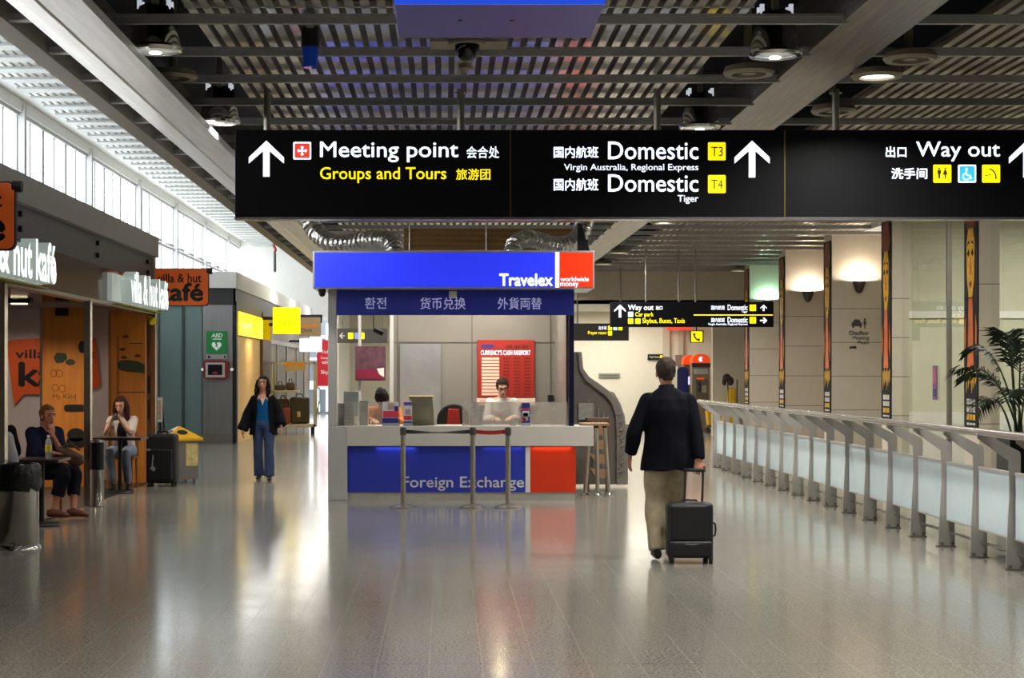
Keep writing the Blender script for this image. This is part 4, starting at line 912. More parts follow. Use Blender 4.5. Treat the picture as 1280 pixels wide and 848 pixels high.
for i in range(len(ys) - 1):
    a, c_ = ys[i] + .05, ys[i + 1] - .05
    g = part('glass_panel', MB().box(RX - .008, RX + .008, a, c_, .27, .80), frost, t)
    part('clamp_rail', MB().box(RX - .016, RX + .016, a, c_, .80, .825).box(RX - .014, RX + .014, a, c_, .255, .27), rail_m, g)
part('handrail', MB().tube([(RX - .30, 12.9, 1.165), (RX - .30, ys[-1] + .15, 1.165)], .034, 14).cyl((RX - .30, ys[-1] + .15, 1.165), (RX - .30, ys[-1] + .2, 1.165), .034, .02, 14), M('rail_round', (190, 184, 178), .25, .85, .04), t, smooth=50)
part('lower_tube', MB().cyl((RX + .03, 13.0, .14), (RX + .03, ys[-1], .14), .014, n=10), chrome, t, smooth=50)

# ------------------------------------------------------------------ palm behind the railing
PYY = 19.6; px0, pxx = X(1272, PYY), 0
t = thing('potted_palm', 'dark green potted palm in a black square planter behind the railing', 'plant', (px0, PYY, 0))
part('planter', MB().box(px0 - .17, px0 + .33, PYY - .25, PYY + .25, 0, .92), M('planter_black', (20, 20, 22), .3), t, bevel=.015)
part('soil', MB().box(px0 - .15, px0 + .31, PYY - .23, PYY + .23, .92, .945), M('soil', (44, 34, 26), .9), t)
leaf = M('palm_leaf', (30, 48, 26), .45, 0, .3, 8); stemm = M('palm_stem', (58, 74, 38), .5, 0, .2)
rnd = random.Random(5)
tips = [(1190, 462, -.3), (1204, 512, -.5), (1222, 438, .3), (1252, 424, -.2), (1284, 432, .2), (1240, 500, -.6), (1300, 470, .1), (1312, 500, -.3), (1268, 418, .4), (1225, 470, .5)]
for k, (tx, tz, dy) in enumerate(tips):
    e = Vector((X(tx, PYY), PYY + dy * .9, Z(tz, PYY))); s = Vector((px0 + rnd.uniform(-.06, .08), PYY + rnd.uniform(-.06, .06), .93))
    m_ = Vector((s.x * .62 + e.x * .38, s.y * .6 + e.y * .4, max(e.z, s.z) + .12 + (.25 if tz > 480 else .05)))
    path = [(1 - u) ** 2 * s + 2 * u * (1 - u) * m_ + u * u * e for u in [i / 18 for i in range(19)]]
    f = part('frond', MB().tube(path, [.014 - .0006 * i for i in range(19)], 6), stemm, t, smooth=60)
    b = MB()
    for i in range(7, 19):
        for s_ in (-1, 1):
            for jj in (0, .5):
                if i + jj > 18: continue
                p = path[i]; tn = (path[min(i + 1, 18)] - path[i - 1]).normalized(); side = tn.cross(Vector((0, 0, 1))).normalized() * s_
                p = p + tn * jj * .06
                ln = .34 * (1 - abs(i - 12) / 14); d = (side * .75 + tn * .75 + Vector((0, 0, -.28 + rnd.uniform(-.15, .2)))).normalized(); wv = tn * .013
                q1 = p + d * ln * .5 + Vector((0, 0, .02)); q2 = p + d * ln + Vector((0, 0, -.05))
                b.quad(p - wv * .5, q1 - wv, q2, q1 + wv, p + wv * .5)
    part('leaflets', b, leaf, f)

# ------------------------------------------------------------------ queue posts
post_m = M('stanchion_steel', (186, 178, 164), .25, .8, .06)
def stanchion(label, belt, loc, rot=None):
    t = thing('queue_post', label, 'queue post', (0, 0, 0))
    part('base', MB().lathe([(.0, .0), (.175, .0), (.175, .012), (.12, .03), (.04, .05), (.0, .05)], (0, 0, 0), 28), post_m, t, smooth=30)
    part('pole', MB().cyl((0, 0, .03), (0, 0, .92), .032, n=18), post_m, t, smooth=40)
    part('head', MB().cyl((0, 0, .90), (0, 0, .985), .04, n=18).cyl((0, 0, .985), (0, 0, .995), .032, .028, 18).box(-.012, .012, -.045, .0, .91, .97), M('stanchion_head', (96, 92, 86), .4, .6), t, smooth=40)
    if belt:
        m_, dx, tw = belt; rs = []
        for i in range(13):
            u = i / 12; a = tw * math.sin(PI * u) * 1.25; x = .03 + (dx - .06) * u; z = .94 - .012 * math.sin(PI * u)
            rs.append([Vector((x, .0 + s * .025 * math.sin(a) + o, z + s * .025 * math.cos(a))) for s, o in ((-1, -.002), (1, -.002), (1, .002), (-1, .002))])
        part('belt', MB().rings(rs), m_, t)
    t.location = loc
    if rot: t.rotation_euler = rot
    return t
QY = 20.75
stanchion('left queue post with a twisted black belt before the blue kiosk panel', (M('belt_black', (20, 20, 22), .7), X(591, QY) - X(504, QY), 1.0), (X(504, QY), QY, 0))
stanchion('middle queue post with a short red belt before the kiosk', (M('belt_red', (168, 30, 24), .7), X(635, QY) - X(591, QY), .15), (X(591, QY), QY, 0))
stanchion('right queue post at the end of the red belt before the kiosk', None, (X(635, QY), QY, 0))
for px, y, ry, lb in ((731, 22.85, .07, 'left of three loose posts leaning at the kiosk end'), (747, 22.85, -.02, 'middle of three loose posts leaning at the kiosk end'), (761, 22.9, -.06, 'right of three loose posts leaning at the kiosk end')):
    t = thing('loose_post', lb, 'queue post', (0, 0, 0))
    part('pole', MB().cyl((0, 0, .03), (0, 0, .93), .027, n=16), post_m, t, smooth=40)
    part('foot', MB().lathe([(.0, .0), (.07, .0), (.07, .015), (.03, .04), (.0, .04)], (0, 0, 0), 20), chrome, t, smooth=30)
    part('head', MB().cyl((0, 0, .92), (0, 0, .97), .034, n=16), dark, t, smooth=40)
    t.location = (X(px, y), y, .0); t.rotation_euler = (0, ry, 0)
# ------------------------------------------------------------------ props along the café front
def bin_steel(x, y, label):
    t = thing('waste_bin', label, 'bin', (x, y, 0))
    part('drum', MB().lathe([(.0, .02), (.20, .02), (.205, .06), (.205, .64), (.0, .64)], (x, y, 0), 36), M('drum_steel', (176, 172, 166), .16, .95, .1, 3, stretch=(4, 4, .3)), t, smooth=40)
    part('base_ring', MB().lathe([(.0, 0), (.228, 0), (.225, .02), (.205, .045), (.0, .045)], (x, y, 0), 36), chrome, t, smooth=40)
    rs = []
    for r, z in ((.212, .56), (.225, .62), (.222, .72), (.215, .78), (.19, .81), (.18, .80), (.18, .66), (.0, .66)):
        rs.append([Vector((x + max(.001, r + (.016 * math.sin(k * 2.3 + z * 20) if r > .1 else 0)) * math.cos(2 * PI * k / 30), y + max(.001, r + (.016 * math.sin(k * 1.7 + z * 30) if r > .1 else 0)) * math.sin(2 * PI * k / 30), z + .02 * math.sin(k * 1.9) * (.3 < r * 4 and z < .6))) for k in range(30)])
    part('bin_liner', MB().rings(rs), M('liner_black', (16, 16, 17), .35, 0, .1, bump=.5, bscale=20), t, smooth=60)
    b = MB()
    for a in (-1.2, 0, 1): b.box(x + .2 * math.cos(a) - .01, x + .2 * math.cos(a) + .01, y + .2 * math.sin(a) - .01, y + .2 * math.sin(a) + .01, .03, .05)
    part('pedal', MB().box(x - .02, x + .04, y - .25, y - .19, .05, .065), chrome, t)
bin_steel(X(21, 15.9), 15.9, 'polished steel waste bin with black liner by the left picture edge')
x, y = X(122.5, 21.0), 20.95
t = thing('ash_bin', 'slim steel ash bin with a black upper half before the café', 'bin', (x, y, 0))
part('drum', MB().lathe([(.0, 0), (.088, 0), (.088, .02), (.082, .03), (.082, .46), (.0, .46)], (x, y, 0), 24), M('drum_steel'), t, smooth=40)
part('upper_sleeve', MB().lathe([(.0, .46), (.085, .46), (.085, .80), (.0, .80)], (x, y, 0), 24), M('sleeve_black', (24, 24, 26), .3, .2, .2), t, smooth=40)
part('cap', MB().lathe([(.0, .80), (.09, .80), (.09, .83), (.0, .84)], (x, y, 0), 24), chrome, t, smooth=40)
# tables
tt = M('table_dark', (36, 26, 22), .3, 0, .1)
def cafe_table(x, y, hw, hd, z, label):
    t = thing('cafe_table', label, 'table', (x, y, 0))
    part('tabletop', MB().box(x - hw, x + hw, y - hd, y + hd, z - .035, z), tt, t, bevel=.006)
    part('column', MB().cyl((x, y, .02), (x, y, z - .03), .03, n=14), dark, t, smooth=40)
    part('foot', MB().lathe([(.0, .012), (.2, .012), (.19, .03), (.03, .045), (.0, .045)], (x, y, .0), 24), dark, t, smooth=40)
TY1 = 18.3
cafe_table(X(52, TY1), TY1, .25, .3, .735, 'dark café table with a water bottle before the man with his chin in hand')
cafe_table(X(150, 23.3), 23.3, .34, .3, .775, 'dark café table before the long-haired woman with a phone')
cafe_table(-5.0, 16.6, .28, .3, .74, 'dark café table behind the steel bin at the left edge')
x, y, z = X(62, TY1), TY1 - .05, .735
t = thing('water_bottle', 'clear plastic water bottle with a yellow label on the café table', 'bottle', (x, y, z))
part('body', MB().lathe([(.0, .0), (.034, .0), (.036, .02), (.034, .05), (.036, .17), (.03, .2), (.014, .225), (.014, .235), (.0, .235)], (x, y, z), 18), M('bottle_plastic', (205, 214, 220), .1, 0, 0, alpha=.45), t, smooth=50)
part('label', MB().lathe([(.0365, .07), (.0372, .07), (.0372, .15), (.0365, .15)], (x, y, z), 18), M('bottle_label', (226, 206, 70), .5), t)
part('cap', MB().cyl((x, y, z + .232), (x, y, z + .255), .015, n=12), white_paint, t)
# chairs
cw = M('chair_timber', (140, 88, 40), .45, 0, .14, 4)
def cafe_chair(x, y, rz, label, back=None):
    t = thing('cafe_chair', label, 'chair', (0, 0, 0))
    part('seat', MB().box(-.2, .2, -.2, .2, .42, .455), cw, t, bevel=.008)
    for sx in (-1, 1):
        part('leg', MB().cyl((sx * .18, -.18, 0), (sx * .17, -.17, .43), .016, .02, 10), cw, t); part('leg', MB().cyl((sx * .18, .19, 0), (sx * .17, .18, .43), .016, .02, 10), cw, t)
    part('backrest', MB().prism([(-.21, .17, .45), (.21, .17, .45), (.2, .2, .78), (.15, .21, .84), (-.15, .21, .84), (-.2, .2, .78)], (0, .025, 0)), back or cw, t, bevel=.008)
    t.location = (x, y, .007); t.rotation_euler = (0, 0, rz); return t
t = thing('notice', 'narrow pink and violet notice stuck on the glass screen by its middle mullion', 'notice', (7.6, 26.0, 1.25))
part('sheet', MB().box(7.595, 7.61, 25.9, 26.12, 1.25, 1.78), M('notice_violet', (128, 84, 128), .5, 0, .1), t)
part('band', MB().box(7.59, 7.596, 25.93, 26.09, 1.3, 1.42), M('notice_navy', (52, 54, 96), .5), t); part('band', MB().box(7.59, 7.596, 25.93, 26.09, 1.5, 1.74), M('notice_pink', (176, 96, 124), .5), t)
# ---- luggage and bins by the café end
SYY = 24.6
x0, x1 = X(182, SYY), X(220, SYY)
blk = M('case_black', (18, 19, 21), .55, 0, .15, 20, bump=.15, bscale=120)
t = thing('suitcase', 'tall black suitcase standing by the yellow-lidded bin', 'suitcase', ((x0 + x1) / 2, SYY, 0))
part('shell', MB().box(x0, x1, SYY, SYY + .3, .05, .77), blk, t, bevel=.05, segs=4)
part('front_pocket', MB().box(x0 + .05, x1 - .05, SYY - .04, SYY + .02, .1, .55), blk, t, bevel=.025, segs=3)
b = MB()
for sx in (x0 + .05, x1 - .05): b.cyl((sx - .02, SYY + .04, .035), (sx + .02, SYY + .04, .035), .035, n=14).cyl((sx - .02, SYY + .26, .035), (sx + .02, SYY + .26, .035), .035, n=14)
part('wheel', b, dark, t)
part('handle', MB().tube([(x0 + .14, SYY + .15, .76), (x0 + .15, SYY + .15, .8), (x1 - .15, SYY + .15, .8), (x1 - .14, SYY + .15, .76)], .014, 8), dark, t)
part('tag', MB().prism([(X(188, SYY), SYY - .05, Z(586, SYY)), (X(191, SYY), SYY - .05, Z(581, SYY)), (X(195.5, SYY), SYY - .05, Z(586, SYY)), (X(193, SYY), SYY - .05, Z(589.5, SYY))], (0, .004, 0)), M('tag_grey', (140, 140, 140), .5), t)
part('tag_strap', MB().tube([(X(192, SYY), SYY - .045, Z(569, SYY)), (X(191, SYY), SYY - .05, Z(582, SYY))], .008, 6), M('tag_grey'), t)
part('badge', MB().box(X(184, SYY), X(188.5, SYY), SYY - .046, SYY - .04, Z(563.5, SYY), Z(561, SYY)), M('tag_grey'), t)
BX, BY = X(223, 25.5), 25.55
t = thing('recycling_bin', 'steel bin with a yellow pyramid lid by the tall black suitcase', 'bin', (0, 0, 0))
hw = .235
part('body', MB().box(-hw, hw, -hw, hw, .06, .66), M('bin_steel', (140, 138, 132), .35, .7, .08, 3, stretch=(3, 3, .4)), t, bevel=.012)
lid = M('lid_yellow', (226, 174, 26), .35, 0, .05)
ap = Vector((0, 0, .865)); cs = [Vector((a * .285, c_ * .285, .68)) for a, c_ in ((-1, -1), (1, -1), (1, 1), (-1, 1))]
low = [v + Vector((0, 0, -.035)) for v in cs]
part('lid', MB().rings([low, cs, [ap + (v - ap) * .04 for v in cs]]), lid, t)
nrm = (cs[1] - cs[0]).cross(ap - cs[0]).normalized(); 
for a0, a1, nm in ((0, 1, 'a'), (3, 0, 'b')):
    mid = (cs[a0] + cs[a1]) * .27 + ap * .46; e1_ = (cs[a1] - cs[a0]).normalized(); e2_ = (ap - (cs[a0] + cs[a1]) / 2).normalized(); n_ = e1_.cross(e2_)
    part('opening', MB().prism([mid + n_ * .002 + e1_ * (.085 * math.cos(2 * PI * k / 18)) + e2_ * (.06 * math.sin(2 * PI * k / 18)) for k in range(18)], n_ * .003), dark, t)
part('label', MB().box(.03, hw - .02, -hw - .006, -hw, .26, .60), M('bin_notice', (196, 180, 120), .5, 0, .25, 12), t, label='pale front notice')
part('label', MB().box(-hw - .006, -hw, -hw + .05, hw - .05, .26, .60), lid, t, label='yellow side label panel')
part('label_print', MB().box(-hw - .009, -hw - .006, -.06, .06, .36, .46), M('print_blue', (40, 60, 110), .5), t)
b = MB()
for a, c_ in ((-1, -1), (1, -1), (1, 1), (-1, 1)): b.cyl((a * .18, c_ * .18, 0), (a * .18, c_ * .18, .07), .02, n=10)
part('foot', b, chrome, t)
t.location = (BX, BY, 0); t.rotation_euler = (0, 0, math.radians(28))
EY = 27.3
t = thing('easel_board', 'small white picture board on a black easel beyond the café corner', 'easel', (X(199, EY), EY, 0))
part('board', MB().box(X(193, EY), X(203, EY), EY, EY + .02, Z(528, EY), Z(497, EY)), white_paint, t)
part('picture', MB().box(X(195, EY), X(201, EY), EY - .006, EY, Z(524, EY), Z(501, EY)), M('easel_print', (196, 168, 140), .5, 0, .45, 14), t)
for a, c_, d in ((194, 191, .0), (202, 210, .0), (198, 200, .35)): part('leg', MB().cyl((X(a, EY), EY + .03, Z(505, EY)), (X(c_, EY), EY + .05 + d, 0), .014), dark, t)

# ------------------------------------------------------------------ AED wall and the shops beyond
AY = 39.45
t = thing('wall_sign', 'green AED heart sign on the grey wall beyond the café', 'sign', (X(270, AY), AY, Z(442, AY)))
part('plate', MB().box(X(258, AY), X(284, AY), AY - .02, AY, Z(442, AY), Z(414, AY)), M('aed_green', (34, 130, 66), .4, 0, .03, emit=.12), t)
wa = M('aed_white', (220, 232, 222), .5, emit=.25)
tpx('AED', (264, 417, 278, 422), AY - .02, wa, t, bold=.02, shear=.2)
y = AY - .022; b = MB(); hp = []
for k in range(24):
    a = 2 * PI * k / 24; hp.append((X(270.7 + 6.2 * math.sin(a) ** 3, y), y, Z(432.5 - (6.2 * (13 * math.cos(a) - 5 * math.cos(2 * a) - 2 * math.cos(3 * a) - math.cos(4 * a)) / 16), y)))
part('heart', MB().prism(hp, (0, -.005, 0)), wa, t)
part('bolt', MB().prism([(X(a, y), y - .006, Z(c_, y)) for a, c_ in ((268.5, 428), (272.5, 431), (271, 432), (273.5, 435.5), (269, 432.8), (270.4, 431.8))], (0, -.003, 0)), M('aed_green'), t)
b = MB().box(X(266, y), X(277, y), y - .003, y, Z(424.6, y), Z(423.6, y)); part('small_print', b, wa, t)
t = thing('notice_strip', 'pale notice strip between the AED sign and its red cabinet', 'notice', (X(270, AY), AY, Z(449, AY)))
part('plate', MB().box(X(258, AY), X(284, AY), AY - .012, AY, Z(449, AY), Z(443.5, AY)), M('strip_pale', (176, 180, 174), .5), t)
part('text_line', MB().box(X(260, AY), X(263, AY), AY - .015, AY - .012, Z(448, AY), Z(445, AY)).box(X(280, AY), X(282, AY), AY - .015, AY - .012, Z(448, AY), Z(445, AY)), dark, t)
t = thing('wall_cabinet', 'red-framed defibrillator cabinet under the green AED sign', 'cabinet', (X(270, AY), AY, Z(475, AY)))
part('body', MB().prism(rrect(X(255, AY), X(286, AY), Z(474, AY), Z(450.5, AY), .07, AY), (0, -.14, 0)), M('cabinet_red', (140, 34, 40), .4), t, bevel=.01)
part('door_trim', MB().box(X(258, AY), X(282, AY), AY - .155, AY - .14, Z(472, AY), Z(453.5, AY)), M('cabinet_white', (206, 200, 194), .4), t)
part('window', MB().box(X(261, AY), X(279, AY), AY - .165, AY - .155, Z(469, AY), Z(456, AY)), M('cabinet_dark', (34, 30, 30), .1), t)
part('case', MB().ell((X(270, AY), AY - .16, Z(466.5, AY)), (.07, .012, .04)), M('case_red', (150, 36, 44), .4), t)
b = MB()
for px in (253.5, 290): b.cyl((X(px, AY), AY, Z(462, AY)), (X(px, AY), AY - .05, Z(462, AY)), .035, n=12)
part('side_light', b, M('side_white', (236, 236, 232), .3, emit=.5), t)
# yellow shop
SX = -4.93
t = thing('shop_fascia', 'long glowing yellow shop fascia on the left beyond the AED wall', 'sign', (SX, 43.2, 2.55))
ya, yb = 39.95, 47.2
part('lit_face', MB().box(SX, SX + .06, ya, yb, 2.58, 3.14), M('fascia_yellow', (255, 214, 6), .4, 0, .03, emit=1.15), t)
part('case', MB().box(SX - .018, SX, ya - .02, yb + .05, 2.55, 3.18), dark, t)
struct('wall_yellow_shop', MB().box(SX - .12, SX - .02, 39.8, 45.2, 0, 2.56), M('shop_cream', (232, 196, 130), .5, 0, .03))
area_light('yellow_shop_lamp', (SX + .35, 42.6, 2.9), .8, 40, (1, .76, .36), size_y=.3)
struct('trim_12', MB().box(SX - .1, SX + .06, 45.2, 47.4, 0, 3.3), M('shop_brown', (86, 68, 48), .5, 0, .1))
struct('wall_grey_shop', MB().box(SX - .1, SX, 47.4, 61, 0, 3.1), M('shop_taupe', (122, 112, 98), .5, 0, .05))
b = MB()
for yy in (49.5, 52.5, 56, 59): b.box(SX - .02, SX + .04, yy - .12, yy + .12, 0, 2.5)
b.box(SX - .02, SX + .05, 47.4, 61, 2.5, 2.62)
struct('trim_13', b, M('shop_frame', (146, 138, 124), .4, .3))
LY = 45.0
t = thing('blade_sign', 'square glowing yellow shop sign hung over the walkway', 'sign', (X(358, LY), LY, Z(417, LY)))
part('lit_face', MB().box(X(341, LY), X(375, LY), LY, LY + .12, Z(417.5, LY), Z(384.5, LY)), M('face_yellow', (255, 222, 0), .4, 0, .02, emit=1.15), t, bevel=.01)
tpx('OPTUS', (349, 403, 371, 407), LY, M('letter_gold', (206, 160, 10), .5, emit=.5), t)
part('bracket', MB().box(X(336, LY), X(342, LY), LY + .03, LY + .09, Z(408, LY), Z(404, LY)).box(SX + .065, X(342, LY), LY + .03, LY + .09, Z(400, LY), Z(396, LY)), dark, t)
LY2 = 51.0
t = thing('blade_sign', 'tan shop sign in a dark bracket beside the yellow sign', 'sign', (X(388, LY2), LY2, Z(420, LY2)))
part('board', MB().box(X(374, LY2), X(401, LY2), LY2, LY2 + .1, Z(421, LY2), Z(397, LY2)), M('board_tan', (168, 142, 104), .5, 0, .1, 2), t)
part('emblem', MB().prism([(X(a, LY2), LY2 - .002, Z(c_, LY2)) for a, c_ in ((377, 407), (384, 405.5), (388, 408), (392, 405.5), (397, 405), (396, 408.5), (386, 409.5), (377, 409.5))], (0, -.004, 0)), M('emblem_orange', (206, 124, 20), .5, emit=.2), t)
tpx('Desti', (377, 410.5, 390, 415.5), LY2, M('letter_brown', (84, 66, 44), .5), t); 
part('frame', MB().box(X(374, LY2), X(403, LY2), LY2 + .0, LY2 + .12, Z(397, LY2), Z(393.5, LY2)).box(X(400.5, LY2), X(402.5, LY2), LY2, LY2 + .12, Z(404, LY2), Z(395, LY2)).box(SX, X(375, LY2), LY2 + .02, LY2 + .08, Z(397, LY2), Z(394, LY2)), dark, t)
LY3 = 53.5
t = thing('blade_sign', 'blank white lit shop sign below the tan sign', 'sign', (X(388, LY3), LY3, Z(440, LY3)))
part('lit_face', MB().box(X(374.5, LY3), X(402, LY3), LY3, LY3 + .1, Z(440, LY3), Z(423.5, LY3)), M('face_white', (232, 244, 250), .4, emit=1.1), t)
part('bracket', MB().box(SX, X(375, LY3), LY3 + .02, LY3 + .08, Z(428, LY3), Z(425.5, LY3)), dark, t)
LY4 = 64
t = thing('shop_poster', 'tall red sale poster by the far end doors', 'poster', (X(406, LY4), LY4, 1.2))
part('sheet', MB().prism([(X(a, LY4), LY4, Z(c_, LY4)) for a, c_ in ((396, 442), (404, 425), (424, 425), (424, 483), (396, 483))], (0, .05, 0)), M('poster_red', (206, 44, 54), .5, 0, .04, emit=.3), t)
for s, bx in (('Tickets', (401, 438, 419, 442)), ('Competitions', (401, 446, 421, 450)), ('tables', (402, 451, 414, 455)), ('Skybus', (401, 463, 420, 469))): tpx(s, bx, LY4, M('poster_white', (236, 226, 226), .5, emit=.3), t)
part('leg', MB().cyl((X(398, LY4), LY4 + .03, 0), (X(398, LY4), LY4 + .03, 1.3), .02).cyl((X(422, LY4), LY4 + .03, 0), (X(422, LY4), LY4 + .03, 1.3), .02), steel, t)

# luggage cage and bags
GY3 = 46.2
lx0, lx1 = X(338, GY3), X(394, GY3)
fr = M('cage_cream', (196, 186, 152), .45, .1, .04)
t = thing('display_trolley', 'cream framed luggage display trolley outside the far left shop', 'trolley', ((lx0 + lx1) / 2, GY3, 0))
z0, z1, dpt = .18, Z(453, GY3), .8
b = MB().box(lx0, lx1, GY3, GY3 + dpt, z0, z0 + .08)
part('deck', b, fr, t)
for sx in (lx0, lx1 - .05):
    for sy in (GY3, GY3 + dpt - .05): part('upright', MB().box(sx, sx + .05, sy, sy + .05, z0, z1), fr, t)
part('top_frame', MB().box(lx0, lx1, GY3, GY3 + .05, z1 - .05, z1).box(lx0, lx1, GY3 + dpt - .05, GY3 + dpt, z1 - .05, z1).box(lx0, lx0 + .05, GY3, GY3 + dpt, z1 - .05, z1).box(lx1 - .05, lx1, GY3, GY3 + dpt, z1 - .05, z1), fr, t)
zs = Z(488.5, GY3); part('shelf', MB().box(lx0, X(372, GY3), GY3, GY3 + dpt, zs - .05, zs), fr, t)
zc = Z(452, GY3); part('sign_board', MB().box(X(355, GY3), X(382, GY3), GY3 - .02, GY3, Z(464, GY3), zc), M('board_tan2', (186, 160, 116), .5, emit=.05), t)
part('emblem', MB().box(X(356, GY3), X(379, GY3), GY3 - .025, GY3 - .02, Z(457, GY3), Z(454, GY3)), M('emblem_orange'), t)
for sx in (lx0 + .1, lx1 - .1):
    for sy in (GY3 + .1, GY3 + dpt - .1):
        part('caster', MB().cyl((sx - .025, sy, .08), (sx + .025, sy, .08), .08, n=16).box(sx - .03, sx + .03, sy - .02, sy + .02, .08, .19), dark, t)
part('push_handle', MB().tube([(lx1 + .02, GY3 + .1, .5), (lx1 + .12, GY3 + .1, .9), (lx1 + .12, GY3 + .1, 1.25), (lx1, GY3 + .1, 1.3)], .015, 8), steel, t)
bagm = [M('bag_olive', (72, 62, 44), .6, 0, .12, 9, bump=.3), M('bag_brown', (84, 66, 48), .6, 0, .12, 9, bump=.3), M('bag_rust', (134, 66, 44), .6, 0, .1)]
def bag(px0, px1, p0, p1, y, m_, label, kind='bag'):
    a, c_ = X(px0, y), X(px1, y); zb_, zt_ = Z(p1, y), Z(p0, y)
    t = thing('travel_bag', label, kind, ((a + c_) / 2, y, zb_))
    part('body', MB().box(a, c_, y, y + .3, zb_, zt_), m_, t, bevel=min(.07, (zt_ - zb_) * .3), segs=4)
    part('handle', MB().tube([((a * .7 + c_ * .3), y + .15, zt_ - .01), (a * .62 + c_ * .38, y + .15, zt_ + .09), (a * .38 + c_ * .62, y + .15, zt_ + .09), (a * .3 + c_ * .7, y + .15, zt_ - .01)], .014, 8), m_, t)
    return t
dz = 467 + (EYE - z0 - .082) * FPX / (GY3 + .35)
bag(345, 361, 499, dz, GY3 + .35, bagm[1], 'brown upright bag at the left of the trolley deck')
b1 = bag(362, 386, 497, dz, GY3 + .35, bagm[0], 'wide olive suitcase on the trolley deck with a pale tag')
part('tag', MB().box(X(371, GY3 + .2), X(375, GY3 + .2), GY3 + .34, GY3 + .35, Z(522, GY3), Z(515, GY3)), M('tag_cream', (214, 196, 140), .5), b1)
ds = 467 + (EYE - zs - .002) * FPX / (GY3 + .2)
bag(343, 356, 481, ds, GY3 + .2, bagm[0], 'low olive bag at the left of the trolley shelf'); bag(357, 368, 478, ds, GY3 + .2, bagm[1], 'small brown bag at the right of the trolley shelf')
bag(352, 362.5, 510, 467 + (EYE - z0 - .082) * FPX / (GY3 + .02), GY3 - .14 + .16, bagm[2], 'small rust-red bag leaning in front on the trolley deck')

# ------------------------------------------------------------------ payphones and the yellow cart
PH = 47.6
ph_o = M('phone_orange', (240, 74, 22), .3, 0, .03, emit=.35); ph_g = M('phone_grey', (128, 114, 98), .4, .4, .05)
t = thing('payphone', 'grey payphone kiosk with an orange dome top', 'payphone', (X(875, PH), PH, 0))
a, c_ = X(865, PH), X(887.5, PH)
part('cabinet', MB().box(a, c_, PH, PH + .4, 0.02, Z(453, PH)), ph_g, t, bevel=.01)
n = 12
part('dome', MB().rings([[(Vector((a + (c_ - a) * (.5 - .5 * math.cos(PI * k / n)), yy, Z(454, PH) + .26 * math.sin(PI * k / n) ** .6))) for k in range(n + 1)] for yy in (PH - .05, PH + .45)]), ph_o, t, smooth=50)
part('name_band', MB().box(a - .01, c_ + .01, PH - .03, PH, Z(459, PH), Z(454.5, PH)), M('phone_dark', (40, 30, 30), .4), t)
part('display', MB().box(a + .05, c_ - .06, PH - .02, PH, Z(468, PH), Z(461, PH)), M('phone_display', (150, 152, 150), .3), t)
part('niche', MB().box(X(870, PH), X(885, PH), PH - .02, PH, Z(499, PH), Z(474, PH)), M('phone_niche', (84, 76, 68), .5), t)
part('handset', MB().tube([(X(873, PH), PH - .05, Z(478, PH)), (X(874.5, PH), PH - .07, Z(483, PH)), (X(873, PH), PH - .05, Z(489, PH))], [.045, .03, .045], 10), dark, t, smooth=50)
part('keypad', MB().box(X(877, PH), X(883, PH), PH - .03, PH, Z(491, PH), Z(482, PH)), M('keypad_steel', (150, 146, 138), .4, .4), t)
part('emblem', MB().prism([(X(a_, PH), PH - .06, Z(q_, PH)) for a_, q_ in ((873, 448), (876, 446), (878, 447.5), (876, 449), (878, 451.5), (875, 452.5), (873, 450.5))], (0, -.01, 0)), white_lit, t)
part('strip', MB().box(X(871, PH), X(880, PH), PH - .025, PH, Z(474.5, PH), Z(472.5, PH)), ph_o, t)
part('plinth', MB().box(a - .02, c_ + .02, PH - .02, PH + .42, 0, .1), M('phone_plinth', (84, 76, 66), .5), t)
PH2 = 48.6
t = thing('payphone', 'navy sided payphone half hidden behind the grey one', 'payphone', (X(857, PH2), PH2, 0))
a, c_ = X(854, PH2), X(873, PH2)
part('cabinet', MB().box(a + .02, c_, PH2, PH2 + .4, .02, Z(455, PH2)), ph_g, t)
part('dome', MB().rings([[(Vector((a + (c_ - a) * (.5 - .5 * math.cos(PI * k / n)), yy, Z(456, PH2) + .28 * math.sin(PI * k / n) ** .6))) for k in range(n + 1)] for yy in (PH2 - .05, PH2 + .45)]), ph_o, t, smooth=50)
part('side_screen', MB().prism(rrect(X(846, PH2), X(860, PH2), Z(530, PH2), Z(459, PH2), .12, PH2 - .1), (0, .06, 0)), M('phone_navy', (28, 30, 84), .4), t)
part('screen_glow', MB().box(X(859.5, PH2), X(865, PH2), PH2 - .12, PH2, Z(481, PH2), Z(471, PH2)), M('phone_screen', (205, 205, 240), .3, emit=.8), t)
part('plinth', MB().box(a, c_, PH2, PH2 + .42, 0, .1), M('phone_plinth'), t)
t = thing('floor_stand', 'thin grey stand with a round top behind the payphones', 'stand', (X(849, 49.3), 49.3, 0))
part('pole', MB().cyl((X(849, 49.3), 49.3, .02), (X(849, 49.3), 49.3, Z(445, 49.3)), .05), steel, t); part('head', MB().box(X(844, 49.3), X(853, 49.3), 49.25, 49.35, Z(458, 49.3), Z(444, 49.3)), M('stand_grey', (140, 132, 118), .4, .3), t); part('base', MB().cyl((X(849, 49.3), 49.3, 0), (X(849, 49.3), 49.3, .03), .2, n=20), steel, t)
